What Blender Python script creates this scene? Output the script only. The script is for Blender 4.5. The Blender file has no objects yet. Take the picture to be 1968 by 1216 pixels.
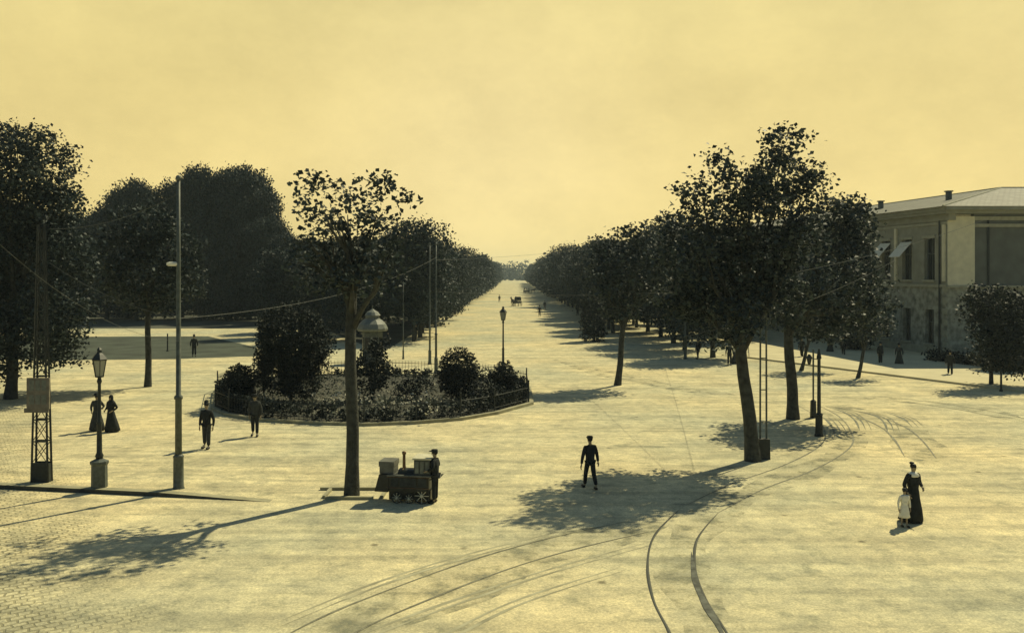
import bpy, bmesh, math, random
import numpy as np
from mathutils import Vector, Matrix
R = math.radians
random.seed(7); RNG = np.random.default_rng(7)
scene = bpy.context.scene
COL = scene.collection

# ---------------------------------------------------------------- camera frame
F, CX, HY, H = 1700.0, 985.0, 525.0, 7.0      # focal length in photo pixels, vanishing column, horizon row, eye height
def G(px, py, z=0.0):                          # ground point seen at a pixel
    Y = F*(H-z)/(py-HY); return ((px-CX)*Y/F, Y, z)
def P(px, py, Y):                              # point at distance Y seen at a pixel
    return ((px-CX)*Y/F, Y, H-(py-HY)*Y/F)

# ---------------------------------------------------------------- materials
def newmat(name):
    m = bpy.data.materials.new(name); m.use_nodes = True
    nt = m.node_tree; return m, nt, nt.nodes['Principled BSDF']
def mat(name, col, rough=0.8, var=0.25, scale=3.0, metal=0.0, bump=0.0, spec=0.3, bscale=None):
    m, nt, b = newmat(name)
    b.inputs['Roughness'].default_value = rough
    b.inputs['Metallic'].default_value = metal
    b.inputs['Specular IOR Level'].default_value = spec
    tc = nt.nodes.new('ShaderNodeTexCoord')
    n = nt.nodes.new('ShaderNodeTexNoise'); n.inputs['Scale'].default_value = scale; n.inputs['Detail'].default_value = 5
    nt.links.new(tc.outputs['Object'], n.inputs['Vector'])
    r = nt.nodes.new('ShaderNodeValToRGB')
    r.color_ramp.elements[0].position = .3; r.color_ramp.elements[1].position = .7
    r.color_ramp.elements[0].color = (*[c*(1-var) for c in col], 1)
    r.color_ramp.elements[1].color = (*[min(1, c*(1+var)) for c in col], 1)
    nt.links.new(n.outputs['Fac'], r.inputs['Fac']); nt.links.new(r.outputs['Color'], b.inputs['Base Color'])
    if bump:
        n2 = nt.nodes.new('ShaderNodeTexNoise'); n2.inputs['Scale'].default_value = bscale or scale*4; n2.inputs['Detail'].default_value = 4
        nt.links.new(tc.outputs['Object'], n2.inputs['Vector'])
        bp = nt.nodes.new('ShaderNodeBump'); bp.inputs['Strength'].default_value = bump; bp.inputs['Distance'].default_value = .05
        nt.links.new(n2.outputs['Fac'], bp.inputs['Height']); nt.links.new(bp.outputs['Normal'], b.inputs['Normal'])
    return m
def leafmat(name, dark, light, rough=.5, trans=.12):
    m, nt, b = newmat(name)
    b.inputs['Roughness'].default_value = rough; b.inputs['Specular IOR Level'].default_value = .12
    g = nt.nodes.new('ShaderNodeNewGeometry'); r = nt.nodes.new('ShaderNodeValToRGB')
    r.color_ramp.elements[0].color = (*dark, 1); r.color_ramp.elements[1].color = (*light, 1)
    nt.links.new(g.outputs['Random Per Island'], r.inputs['Fac']); nt.links.new(r.outputs['Color'], b.inputs['Base Color'])
    if trans:
        t = nt.nodes.new('ShaderNodeBsdfTranslucent'); mx = nt.nodes.new('ShaderNodeMixShader'); mx.inputs[0].default_value = trans
        nt.links.new(r.outputs['Color'], t.inputs['Color'])
        nt.links.new(b.outputs[0], mx.inputs[1]); nt.links.new(t.outputs[0], mx.inputs[2])
        nt.links.new(mx.outputs[0], nt.nodes['Material Output'].inputs['Surface'])
    return m
M = {}
M['leaf']   = leafmat('leaf_plane_tree', (.011,.019,.020), (.055,.076,.072), .55, .12)
M['leafd']  = leafmat('leaf_grove', (.012,.021,.022), (.042,.062,.060), .6, .08)
M['bush']   = leafmat('leaf_bush', (.010,.016,.015), (.022,.032,.029), .6, .03)
M['mixed']  = leafmat('leaf_mixed_bed', (.03,.042,.034), (.12,.135,.10), .6, .1)
M['petal']  = leafmat('petal', (.45,.43,.33), (.7,.68,.55), .7, .2)
M['bark']   = mat('bark', (.045,.048,.040), .9, .45, 5, bump=.8)
M['barkl']  = mat('bark_pale', (.10,.105,.085), .9, .45, 5, bump=.8)
M['iron']   = mat('painted_iron', (.022,.028,.026), .5, .3, 8)
M['irong']  = mat('grey_iron', (.085,.10,.085), .55, .3, 8)
M['galv']   = mat('weathered_metal', (.14,.155,.13), .55, .25, 8)
M['wire']   = mat('wire', (.10,.11,.10), .5, .1)
M['rail']   = mat('rail_steel', (.075,.08,.062), .45, .35, 1.5)
wear = mat('worn_groove_soil', (.22,.215,.15), .95, .5, 4)
M['raild']  = mat('rail_dusty', (.15,.15,.105), .7, .3, 1.2)
M['glass']  = mat('lantern_glass', (.30,.31,.24), .15, .1, spec=.6)
M['kerbd']  = mat('shaded_kerb_face', (.06,.065,.055), .9, .3, 2)  # kerb front, its backlit shade put into a darker stone colour
M['kerb']   = mat('kerb_stone', (.30,.285,.18), .85, .2, 2, bump=.3)
M['board']  = mat('notice_board', (.17,.155,.12), .8, .25, 6)
M['paper']  = mat('notice_paper', (.42,.40,.29), .8, .15, 9)
M['stone']  = mat('pale_paint', (.50,.48,.34), .7, .15, 6)
M['white']  = mat('white_cloth', (.74,.72,.58), .8, .08, 9)
M['suit']   = mat('dark_wool', (.014,.018,.018), .9, .3, 12)
M['suitg']  = mat('grey_wool', (.035,.040,.038), .9, .3, 12)
M['suitl']  = mat('faded_wool', (.07,.075,.065), .9, .3, 12)
M['skin']   = mat('skin', (.30,.24,.15), .6, .1, 20)
M['hair']   = mat('hair', (.012,.012,.010), .6, .3, 20)
M['cart']   = mat('cart_enamel', (.016,.020,.018), .35, .4, 5)
M['cartg']  = mat('cart_grey_tin', (.10,.105,.09), .45, .3, 6)
M['brass']  = mat('copper_pipe', (.16,.10,.055), .4, .3, 6, metal=.5)
M['window'] = mat('window_glass', (.012,.015,.015), .25, .2, 2, spec=.3)
M['horse']  = mat('horse_coat', (.03,.027,.02), .7, .3, 5)

# ---------------------------------------------------------------- tags
def tag(o, label=None, cat=None, group=None, kind=None):
    if label: o['label'] = label
    if cat: o['category'] = cat
    if group: o['group'] = group
    if kind: o['kind'] = kind
    return o
def thing(name, loc=(0,0,0), label=None, cat=None, group=None, rz=0, kind=None):
    o = bpy.data.objects.new(name, None); COL.objects.link(o); o.location = loc; o.rotation_euler = (0,0,rz)
    o.empty_display_size = .3
    return tag(o, label, cat, group, kind)
def copy_tree(o, parent=None):
    c = o.copy(); COL.objects.link(c); c.parent = parent
    for ch in list(o.children): copy_tree(ch, c)
    return c

class MB:
    def __init__(s): s.v, s.f, s.m = [], [], []
    def add(s, vs, fs, mi=0):
        n = len(s.v); s.v += [tuple(v) for v in vs]; s.f += [tuple(i+n for i in f) for f in fs]; s.m += [mi]*len(fs); return s
    def box(s, c, d, rz=0, mi=0, taper=1.0, rx=0):
        x,y,z = c; a,b,h = [q/2 for q in d]; t = taper
        vs = [(-a,-b,-h),(a,-b,-h),(a,b,-h),(-a,b,-h),(-a*t,-b*t,h),(a*t,-b*t,h),(a*t,b*t,h),(-a*t,b*t,h)]
        m = Matrix.Translation(c) @ Matrix.Rotation(rz,4,'Z') @ Matrix.Rotation(rx,4,'X')
        return s.add([m @ Vector(v) for v in vs], [(0,3,2,1),(4,5,6,7),(0,1,5,4),(1,2,6,5),(2,3,7,6),(3,0,4,7)], mi)
    def tube(s, pts, rad, n=8, mi=0, cap=True):
        pts = [Vector(p) for p in pts]
        if not hasattr(rad, '__len__'): rad = [rad]*len(pts)
        vs, fs = [], []; up = None
        for i, p in enumerate(pts):
            d = (pts[min(i+1,len(pts)-1)]-pts[max(i-1,0)]).normalized()
            if up is None: up = d.cross(Vector((0,0,1)) if abs(d.z) < .9 else Vector((1,0,0))).normalized()
            a = (up - d*up.dot(d)).normalized(); b = d.cross(a); up = a
            for k in range(n):
                t = 2*math.pi*k/n; vs.append(p + (a*math.cos(t)+b*math.sin(t))*rad[i])
        for i in range(len(pts)-1):
            for k in range(n): fs.append((i*n+k, i*n+(k+1)%n, (i+1)*n+(k+1)%n, (i+1)*n+k))
        if cap: fs += [tuple(range(n-1,-1,-1)), tuple((len(pts)-1)*n+k for k in range(n))]
        return s.add(vs, fs, mi)
    def lathe(s, prof, c=(0,0,0), n=16, mi=0, sx=1, sy=1, ph=0):
        vs, fs = [], []
        for r, z in prof:
            for k in range(n):
                t = 2*math.pi*k/n+ph; vs.append((c[0]+r*sx*math.cos(t), c[1]+r*sy*math.sin(t), c[2]+z))
        for i in range(len(prof)-1):
            for k in range(n): fs.append((i*n+k, i*n+(k+1)%n, (i+1)*n+(k+1)%n, (i+1)*n+k))
        fs += [tuple(range(n-1,-1,-1)), tuple((len(prof)-1)*n+k for k in range(n))]
        return s.add(vs, fs, mi)
    def ball(s, c, r, n=10, mi=0):
        rx,ry,rz = r if hasattr(r,'__len__') else (r,r,r)
        prof = [(max(.02,math.sin(math.pi*i/n)), -math.cos(math.pi*i/n)*rz) for i in range(n+1)]
        return s.lathe(prof, c, n+2, mi, rx, ry)
    def build(s, name, mats, parent=None, smooth=False, loc=None):
        me = bpy.data.meshes.new(name); me.from_pydata(s.v, [], s.f)
        if not isinstance(mats, (list,tuple)): mats = [mats]
        for m in mats: me.materials.append(m)
        if len(mats) > 1: me.polygons.foreach_set('material_index', s.m)
        if smooth: me.polygons.foreach_set('use_smooth', [True]*len(me.polygons))
        me.update(); o = bpy.data.objects.new(name, me); COL.objects.link(o)
        if parent: o.parent = parent
        if loc: o.location = loc
        return o

def sheet(name, pts, z, m, kind='structure', label=None):
    me = bpy.data.meshes.new(name); me.from_pydata([(p[0],p[1],z) for p in pts], [], [tuple(range(len(pts)))])
    me.materials.append(m); me.update(); o = bpy.data.objects.new(name, me); COL.objects.link(o)
    if me.polygons[0].normal.z < 0: me.flip_normals()
    return tag(o, label, kind=kind)

# ---------------------------------------------------------------- foliage
def leaves_mesh(name, centers, size, m, spread=.3, per=12, flat=.55, smin=.6):
    """rhombic leaves scattered round twig ends"""
    C = np.repeat(np.asarray(centers, float), per, axis=0); n = len(C)
    C = C + RNG.normal(0, spread, (n,3))*np.array([1,1,.75])
    L = size*RNG.uniform(smin, 1.35, n)[:,None]; W = L*RNG.uniform(.55,.9,n)[:,None]
    a = RNG.normal(size=(n,3)); a[:,2] = a[:,2]*flat-.15; a /= np.linalg.norm(a,axis=1)[:,None]
    u = RNG.normal(size=(n,3)); u[:,2] += .9*RNG.choice([1,1,1,-.2],n); u /= np.linalg.norm(u,axis=1)[:,None]
    b = np.cross(a,u); b /= np.maximum(np.linalg.norm(b,axis=1),1e-6)[:,None]
    nrm = np.cross(b,a)
    V = np.stack([C-a*L*.5, C+b*W*.5+nrm*L*.08+a*L*.05, C+a*L*.5-nrm*L*.12, C-b*W*.5+nrm*L*.08+a*L*.05], 1).reshape(-1,3)
    me = bpy.data.meshes.new(name); me.vertices.add(4*n); me.vertices.foreach_set('co', V.ravel())
    me.loops.add(4*n); me.loops.foreach_set('vertex_index', np.arange(4*n, dtype=np.int32))
    me.polygons.add(n); me.polygons.foreach_set('loop_start', np.arange(0,4*n,4,dtype=np.int32))
    me.materials.append(m); me.update(calc_edges=True); return me
def blob_points(blobs, dens, shell=.62, wob=.16):
    out = []
    for (x,y,z,rx,ry,rz) in blobs:
        n = max(4, int(dens*(rx*ry+ry*rz+rx*rz)/3*4))
        d = RNG.normal(size=(n,3)); d /= np.linalg.norm(d,axis=1)[:,None]
        rr = shell+((1.06 if wob > .1 else 1.0)-shell)*RNG.random(n)**.8
        rr *= 1+wob*np.sin(d[:,0]*5+x)*np.cos(d[:,2]*6+z)
        out.append(np.array([x,y,z])+d*rr[:,None]*np.array([rx,ry,rz]))
    return np.vstack(out)
def trunk_mb(base, top, r0, r1, blobs, nlimb=9, n=10, flare=1.2, sway=.22):
    mb = MB(); b, t = Vector(base), Vector(top)
    pts, rad = [], []
    for i in range(8):
        k = i/7; p = b.lerp(t,k); w = r0*sway*math.sin(k*math.pi)
        pts.append(p+Vector((w*math.sin(k*7),w*math.cos(k*5)*.6,0))); rad.append((r0+(r1-r0)*k)*(1+(flare-1)*max(0,1-k*9)))
    pts.insert(0, b-Vector((0,0,.2))); rad.insert(0, r0*flare)
    mb.tube(pts, rad, n)
    bl = sorted(blobs, key=lambda q: -q[3]*q[4]*q[5])[:nlimb]
    for q in bl:
        c = Vector(q[:3]); k = random.uniform(.72,.98); s = b.lerp(t,k)
        mid = s.lerp(c,.5)+Vector((random.uniform(-.3,.3),random.uniform(-.3,.3),-.1+random.uniform(0,.5)))
        mb.tube([s, s.lerp(mid,.5)+Vector((0,0,.1)), mid, mid.lerp(c,.6), c+Vector((0,0,q[5]*.5))], [r1*.75,r1*.55,r1*.4,r1*.25,.015], 6)
        for _ in range(3):
            e = c+Vector((random.uniform(-1,1)*q[3],random.uniform(-1,1)*q[4],random.uniform(0,1)*q[5]))*.85
            mb.tube([mid, mid.lerp(e,.5)+Vector((0,0,.15)), e], [r1*.25,r1*.15,.012], 5)
    return mb
def tree(name, base, top, r0, r1, blobs, dens, lsize, label, group=None, per=12, spread=.28, lm='leaf', bm='bark', nlimb=9, shell=.62):
    t = thing(name, base, label, 'tree', group)
    bl = [(b[0]-base[0], b[1]-base[1], b[2]-base[2], *b[3:]) for b in blobs]
    tp = (top[0]-base[0], top[1]-base[1], top[2]-base[2])
    trunk_mb((0,0,0), tp, r0, r1, bl, nlimb).build('trunk', M[bm], t, True)
    me = leaves_mesh('crown', blob_points(bl, dens, shell), lsize, M[lm], spread, per)
    o = bpy.data.objects.new('crown', me); COL.objects.link(o); o.parent = t
    return t
def pxblobs(lst, Y, dy=1.0, seed=1):
    """blobs given as photo column, row, radius-x, radius-y, at distances round Y, each with real depth"""
    rr = random.Random(seed); out = []
    for q in lst:
        px,py,rx = q[:3]; ry = q[3] if len(q) > 3 else rx; yy = Y+(q[4] if len(q) > 4 else rr.uniform(-dy,dy))
        c = P(px,py,yy); s = yy/F; out.append((*c, rx*s, (rx+ry)/2*s, ry*s))
    return out

# ---------------------------------------------------------------- ground
def ground_material():
    m, nt, b = newmat('dusty_ground'); N = nt.nodes.new; Lk = nt.links.new
    b.inputs['Roughness'].default_value = .95; b.inputs['Specular IOR Level'].default_value = .1
    tc = N('ShaderNodeTexCoord')
    def noise(scale, det=5, sxyz=(1,1,1), rot=0, rough=.55):
        mp = N('ShaderNodeMapping'); mp.inputs['Scale'].default_value = sxyz; mp.inputs['Rotation'].default_value = (0,0,rot)
        n = N('ShaderNodeTexNoise'); n.inputs['Scale'].default_value = scale; n.inputs['Detail'].default_value = det; n.inputs['Roughness'].default_value = rough
        Lk(tc.outputs['Object'], mp.inputs['Vector']); Lk(mp.outputs[0], n.inputs['Vector']); return n.outputs['Fac']
    def ramp(fac, a, bb, ca, cb):
        r = N('ShaderNodeValToRGB'); e = r.color_ramp.elements; e[0].position = a; e[1].position = bb
        e[0].color = (*ca,1); e[1].color = (*cb,1); Lk(fac, r.inputs['Fac']); return r.outputs['Color']
    def mul(a, c, f=1.0, mode='MULTIPLY'):
        x = N('ShaderNodeMix'); x.data_type = 'RGBA'; x.blend_type = mode
        if isinstance(f, float): x.inputs[0].default_value = f
        else: Lk(f, x.inputs[0])
        Lk(a, x.inputs[6]); Lk(c, x.inputs[7]); return x.outputs[2]
    def math_(op, a, c=None, clamp=False):
        x = N('ShaderNodeMath'); x.operation = op; x.use_clamp = clamp
        for i, q in enumerate((a,c)):
            if q is None: continue
            if isinstance(q,(int,float)): x.inputs[i].default_value = q
            else: Lk(q, x.inputs[i])
        return x.outputs[0]
    col = ramp(noise(.09,6), .35,.65, GROUND_A, GROUND_B)
    col = mul(col, ramp(noise(.5,6,(1,1,1)), .3,.7,(.82,.83,.84),(1.08,1.07,1.05)))
    col = mul(col, ramp(noise(.5,7,(1,1,1),R(-8),.7), .36,.62,(.82,.83,.84),(1.06,1.05,1.02)))
    col = mul(col, ramp(noise(1.5,6,(.8,.9,1),R(20),.72), .34,.48,(.68,.71,.73),(1,1,1)))      # sweeping streaks of traffic
    col = mul(col, ramp(noise(.5,5,(.16,2.6,1),R(-37),.6), .40,.54,(.80,.81,.82),(1.03,1.03,1.02)))
    col = mul(col, ramp(noise(2.2,8,(1,1,1),0,.85), .35,.64,(.66,.68,.70),(1.18,1.15,1.06)))
    col = mul(col, ramp(noise(17,4,(1,1,1),0,.7), .34,.64,(.72,.72,.72),(1.16,1.15,1.12)))
    vo = N('ShaderNodeTexVoronoi'); vo.inputs['Scale'].default_value = .55; Lk(tc.outputs['Object'], vo.inputs['Vector'])
    col = mul(col, ramp(vo.outputs['Distance'], .035,.075,(.45,.45,.45),(1,1,1)))        # droppings and stones
    # cobbles at the near left, worn under dust
    sx = N('ShaderNodeSeparateXYZ'); Lk(tc.outputs['Object'], sx.inputs[0])
    e = math_('ADD', math_('MULTIPLY', sx.outputs['X'], -.26), math_('MULTIPLY', sx.outputs['Y'], -.16))
    e = math_('ADD', e, math_('MULTIPLY', noise(.35,4), 2.2))
    mask = math_('MULTIPLY', math_('SUBTRACT', e, MASKO), 1.1, True)
    mp = N('ShaderNodeMapping'); mp.inputs['Rotation'].default_value = (0,0,R(-33)); Lk(tc.outputs['Object'], mp.inputs['Vector'])
    br = N('ShaderNodeTexBrick')
    dn = N('ShaderNodeTexNoise'); dn.inputs['Scale'].default_value = 1.3; dn.inputs['Detail'].default_value = 3; Lk(tc.outputs['Object'], dn.inputs['Vector'])
    dv = N('ShaderNodeVectorMath'); dv.operation = 'SCALE'; dv.inputs['Scale'].default_value = .28; Lk(dn.outputs['Color'], dv.inputs[0])
    da = N('ShaderNodeVectorMath'); da.operation = 'ADD'; Lk(mp.outputs[0], da.inputs[0]); Lk(dv.outputs[0], da.inputs[1]); Lk(da.outputs[0], br.inputs['Vector']); br.inputs['Scale'].default_value = 1
    br.inputs['Brick Width'].default_value = .27; br.inputs['Row Height'].default_value = .20; br.inputs['Mortar Size'].default_value = .034
    br.inputs['Mortar Smooth'].default_value = .6
    br.inputs['Color1'].default_value = (1.08,1.08,1.08,1); br.inputs['Color2'].default_value = (.82,.82,.82,1); br.inputs['Mortar'].default_value = (.52,.52,.50,1)
    col = mul(col, br.outputs['Color'], math_('MULTIPLY', mask, .85))
    Lk(col, b.inputs['Base Color'])
    hgt = math_('ADD', math_('MULTIPLY', noise(7,6), .6), math_('MULTIPLY', math_('MULTIPLY', br.outputs['Fac'], mask), -1.2))
    hgt = math_('ADD', hgt, math_('MULTIPLY', noise(.7,4,(.4,2,1)), 1.5))
    bp = N('ShaderNodeBump'); bp.inputs['Strength'].default_value = .5; bp.inputs['Distance'].default_value = .03
    Lk(hgt, bp.inputs['Height']); Lk(bp.outputs[0], b.inputs['Normal'])
    return m
GROUND_A, GROUND_B = (.56,.55,.40), (.77,.67,.42)
MASKO = .05
gm = ground_material()
ground = sheet('ground', [(-700,-40),(700,-40),(700,1500),(-700,1500)], 0, gm)
lawnm = mat('lawn_grass', (.055,.066,.048), .95, .4, .4, bump=.5, bscale=12)
sheet('lawn', [G(118,692)[:2],G(330,690)[:2],G(500,684)[:2],G(492,667)[:2],G(400,646)[:2],G(110,647)[:2],(-62,75)], .004, lawnm)
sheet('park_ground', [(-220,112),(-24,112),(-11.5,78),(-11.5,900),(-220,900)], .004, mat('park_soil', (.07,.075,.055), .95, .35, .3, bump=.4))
pv = mat('pale_pavement', (.52,.47,.29), .9, .12, .5, bump=.2)
a0, a1 = Vector(G(1436,688)), Vector(G(1990,757))
b0, b1 = Vector(G(1436,628)), Vector(G(1990,712))
mb = MB(); n = 14
for i in range(n+1):
    p, q = a0.lerp(a1,i/n), b0.lerp(b1,i/n)
    mb.v += [(p.x,p.y,0),(p.x,p.y,.12),(p.x+.2,p.y+.05,.13),(q.x,q.y,.14)]
for i in range(n):
    for k in range(3): mb.f.append((i*4+k,(i+1)*4+k,(i+1)*4+k+1,i*4+k+1)); mb.m.append(0)
o = mb.build('pavement', pv); tag(o, kind='structure')
o.data.update()
# raised edge of the near pavement on the left, running out to nothing
mb = MB(); ex = [-60,0,100,200,300,400,460,490,518]
for px in ex:
    py = 939+(px/515)*25; h = .13 if px < 300 else .13*max(.03,(518-px)/218)
    x,y,_ = G(px,py); mb.v += [(x,y,0),(x,y,h),(x+.02,y+.3,h+.004),(x+.05,y+.31,h*.97),(x-.1,y+5,.006)]
for i in range(len(ex)-1):
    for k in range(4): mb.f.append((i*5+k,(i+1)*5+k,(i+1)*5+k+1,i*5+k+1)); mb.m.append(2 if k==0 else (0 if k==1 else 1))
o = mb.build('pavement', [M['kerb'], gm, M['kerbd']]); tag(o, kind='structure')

# tram tracks: rails let into the ground
rutm = mat('pressed_soil', (.34,.325,.215), .95, .35, 1.5)
def smooth_path(pts, n=8):
    pts = [Vector(p) for p in pts]; out = []
    for i in range(len(pts)-1):
        p0,p1,p2,p3 = pts[max(i-1,0)],pts[i],pts[i+1],pts[min(i+2,len(pts)-1)]
        for k in range(n):
            t = k/n; out.append(.5*((2*p1)+(p2-p0)*t+(2*p0-5*p1+4*p2-p3)*t*t+(3*p1-p0-3*p2+p3)*t**3))
    out.append(pts[-1]); return out
def ribbon(path, w, z, off=0, taper=False):
    mb = MB(); w_ = w; n_ = len(path)
    for i,p in enumerate(path):
        d = (path[min(i+1,len(path)-1)]-path[max(i-1,0)]).normalized(); nn = Vector((-d.y,d.x,0))
        if taper: w = w_*max(.04,min(1,i/7,(n_-1-i)/7))*(.85+.2*math.sin(i*.45+off*9))
        a, b = p+nn*(off+w/2), p+nn*(off-w/2); mb.v += [(a.x,a.y,z),(b.x,b.y,z)]
    for i in range(len(path)-1): mb.f.append((2*i,2*i+1,2*i+3,2*i+2)); mb.m.append(0)
    return mb
def track(pxs, m, gauge=1.05, w=.07, single=None, soft=False):
    t = thing('tram_track', (0,0,0), kind='structure')
    path = smooth_path([G(*p) for p in pxs])
    for s in ((-1,1) if single is None else single):
        r = ribbon(path, w, .006, s*gauge/2, True); ribbonb = r.build('rail', m, t)
        g2 = ribbon(path, w*.45, .010, s*gauge/2+w*.2, True).build('groove', M['iron'] if not soft else wear, t)
    return t
track([(1372,1290),(1342,1216),(1305,1150),(1290,1085),(1300,1030),(1345,980)], M['rail'], 1.12, .075)
track([(1345,980),(1435,935),(1535,898),(1600,862),(1612,835),(1590,800),(1545,775)], M['raild'], 1.12, .075, soft=True)
track([(1770,880),(1745,845),(1715,820),(1660,798),(1590,783)], M['raild'], 1.1, .10, soft=True)
track([(1985,812),(1860,786),(1760,772),(1690,764)], M['raild'], 1.1, .08, soft=True)
track([(1240,1008),(1080,1044),(930,1088),(740,1160),(640,1205),(560,1250)], M['raild'], 1.1, .07, soft=True)
for pl in ([(1250,1040),(1060,1092),(880,1150),(700,1216),(600,1260)],[(1190,1090),(1000,1150),(860,1216),(780,1260)],[(1120,1010),(900,1064),(720,1120),(520,1200)]):
    for of in (0,.22): tag(ribbon(smooth_path([G(*p) for p in pl]), .10, .0035+of*.005, of, True).build('wheel_rut', rutm), kind='structure')
wearn = mat('worn_groove_dark', (.10,.105,.085), .95, .5, 4)
tag(ribbon(smooth_path([G(*p) for p in [(1331,1060),(1340,1120),(1358,1160),(1382,1200),(1400,1235)]]), .16, .013, -.03, True).build('wheel_rut', wearn), kind='structure')
def patchy(name, col, amt, sc):
    m, nt, b = newmat(name); b.inputs['Base Color'].default_value = (*col,1); b.inputs['Roughness'].default_value = .95; b.inputs['Specular IOR Level'].default_value = .1
    tc = nt.nodes.new('ShaderNodeTexCoord'); n = nt.nodes.new('ShaderNodeTexNoise'); n.inputs['Scale'].default_value = sc; n.inputs['Detail'].default_value = 7; n.inputs['Roughness'].default_value = .75
    q = nt.nodes.new('ShaderNodeMapRange'); q.inputs['From Min'].default_value = .48; q.inputs['From Max'].default_value = .66; q.inputs['To Max'].default_value = amt
    nt.links.new(tc.outputs['Object'], n.inputs['Vector']); nt.links.new(n.outputs['Fac'], q.inputs['Value']); nt.links.new(q.outputs[0], b.inputs['Alpha']); return m
wb = patchy('worn_band_soil', (.22,.23,.17), .75, 1.1)
for bi,(pl,wd) in enumerate((([(1440,1290),(1368,1200),(1325,1120),(1318,1050),(1370,990),(1450,945),(1560,900),(1625,862),(1620,820),(1570,785)],1.5),([(1790,900),(1760,850),(1720,815),(1650,790),(1585,778)],2.6),([(1990,815),(1860,783),(1720,768),(1600,762)],2.2),([(1300,1000),(1080,1050),(900,1110),(700,1195),(560,1260)],2.4),([(1420,760),(1300,745),(1180,720),(1060,690)],2.5))):
    tag(ribbon(smooth_path([G(*p) for p in pl]), wd, .0010+.0004*bi, 0, True).build('worn_band', wb), kind='structure')
wd_ = mat('damp_soil', (.17,.175,.13), .95, .5, 3)
for pl in ([(1586,800),(1600,812),(1610,828),(1612,842)],[(1592,781),(1628,792),(1650,808),(1660,828)],[(1650,790),(1688,799),(1706,812),(1714,832)],[(1700,790),(1740,803),(1762,822)]):
    for k_,of in enumerate((-.16,.10,.34)):
        tag(ribbon(smooth_path([G(*p) for p in pl]), (.14,.08,.05)[k_], .0035+.001*k_, of, True).build('wheel_rut', wd_), kind='structure')

# ---------------------------------------------------------------- near trees
t1b = G(1447,885); t1Y = t1b[1]
tree('plane_tree', t1b, P(1418,600,t1Y), .27,.18, pxblobs([(1512,292,34,30),(1532,262,22,10),(1483,262,14,7),(1512,258,18,12),(1384,302,20,16),(1405,330,28,22),(1330,358,26,22),
    (1498,345,62,48),(1440,362,50,42),(1352,398,40,38),(1545,395,40,55),(1462,435,85,70),(1385,470,72,62),(1538,470,55,55),(1420,540,85,62),(1325,500,60,60),(1310,450,34,36),(1345,560,50,50),(1300,570,34,34),(1492,560,62,50),(1350,588,50,36),(1428,608,55,32),(1388,645,20,16),(1560,330,22,26),(1395,655,12,10)], t1Y, 1.6, 3),
    13, .18, 'big ragged plane tree with thick leaning trunk, tallest crown on the right', per=18, spread=.22, nlimb=14)
t2b = G(1524,805); t2Y = t2b[1]
tree('plane_tree', t2b, P(1514,600,t2Y), .28,.19, pxblobs([(1600,398,22,20),(1648,400,20,18),(1620,420,36,34),(1648,440,30,34),(1600,470,52,50),(1640,505,44,50),(1600,550,66,52),(1668,548,30,34),(1530,580,55,44),(1640,600,48,36),(1560,625,42,24),(1505,600,40,34),(1690,590,22,20)], t2Y, 1.6, 5),
    13, .22, 'leafy tree behind the twin mast, its dark trunk standing straight by the tram curve', per=12, spread=.27)
t3b = G(1187,740); t3Y = t3b[1]
tree('plane_tree', t3b, P(1201,600,t3Y), .21,.14, pxblobs([(1205,462,30,26),(1160,490,30,26),(1240,480,42,40),(1200,520,50,42),(1160,540,34,34),(1245,545,44,38),(1200,585,42,26),(1140,466,10,10)], t3Y, 1.2, 6),
    12, .24, 'slim leaning tree standing alone on the plaza left of the big plane tree', per=11, spread=.3)
t4b = G(676,952); t4Y = t4b[1]
tree('plane_tree', t4b, P(676,520,t4Y), .215,.15, pxblobs([(583,360,22,16),(600,385,30,18),(622,420,34,26),(650,362,16,12),(700,350,26,16),(742,350,10,7),(690,385,30,20),(728,378,20,14),(668,430,44,34),(722,440,40,34),(620,465,38,28),(690,485,56,38),(745,480,34,28),(640,510,34,24),(700,530,44,22),(660,550,40,20),(590,470,30,30),(740,520,36,26),(600,520,34,26),(710,560,30,16),(625,550,30,16),(778,385,8,12),(760,425,22,18),(664,395,22,16),(605,345,12,8)], t4Y, 1.2, 8),
    10, .17, 'young plane tree with tall bare straight trunk and sparse crown beside the vendor cart', per=14, spread=.2, bm='bark', nlimb=12)
t5b = G(20,766); t5Y = t5b[1]
tree('plane_tree', t5b, P(30,560,t5Y), .32,.22, pxblobs([(5,262,26,20),(52,270,40,28),(88,255,16,10),(118,300,24,20),(20,320,60,50),(85,340,50,44),(130,330,14,10),(-40,330,60,60),(60,410,80,60),(120,400,34,34),(145,390,14,12),(-30,440,80,70),(60,500,90,70),(130,500,50,60),(20,590,80,60),(100,600,60,60),(60,660,60,40),(-30,640,60,60),(120,655,34,26),(100,685,24,16),(10,705,28,22),(150,685,10,8),(-60,540,60,60)], t5Y, 2.2, 9),
    11, .22, 'huge leafy tree at the left edge with branches hanging low behind the lattice mast', per=17, spread=.32, nlimb=14)
t6b = G(284,743); t6Y = t6b[1]
tree('plane_tree', t6b, P(286,560,t6Y), .20,.14, pxblobs([(285,430,60,40),(240,480,55,45),(330,480,55,45),(285,530,70,45),(225,545,40,36),(345,545,45,36),(285,575,55,22)], t6Y, 1.5, 10),
    11, .25, 'dark tree with thin bare trunk on the plaza in front of the grove', per=11, spread=.3)
t7b = G(1649,726); t7Y = t7b[1]
tree('young_tree', t7b, P(1664,655,t7Y), .13,.09, pxblobs([(1680,590,26,26),(1650,610,24,22),(1690,625,26,22),(1662,640,28,18)], t7Y, .8, 11),
    11, .22, 'small tree leaning to the right at the kerb in front of the stone building', per=10)
t8b = G(1540,712); t8Y = t8b[1]
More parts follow.
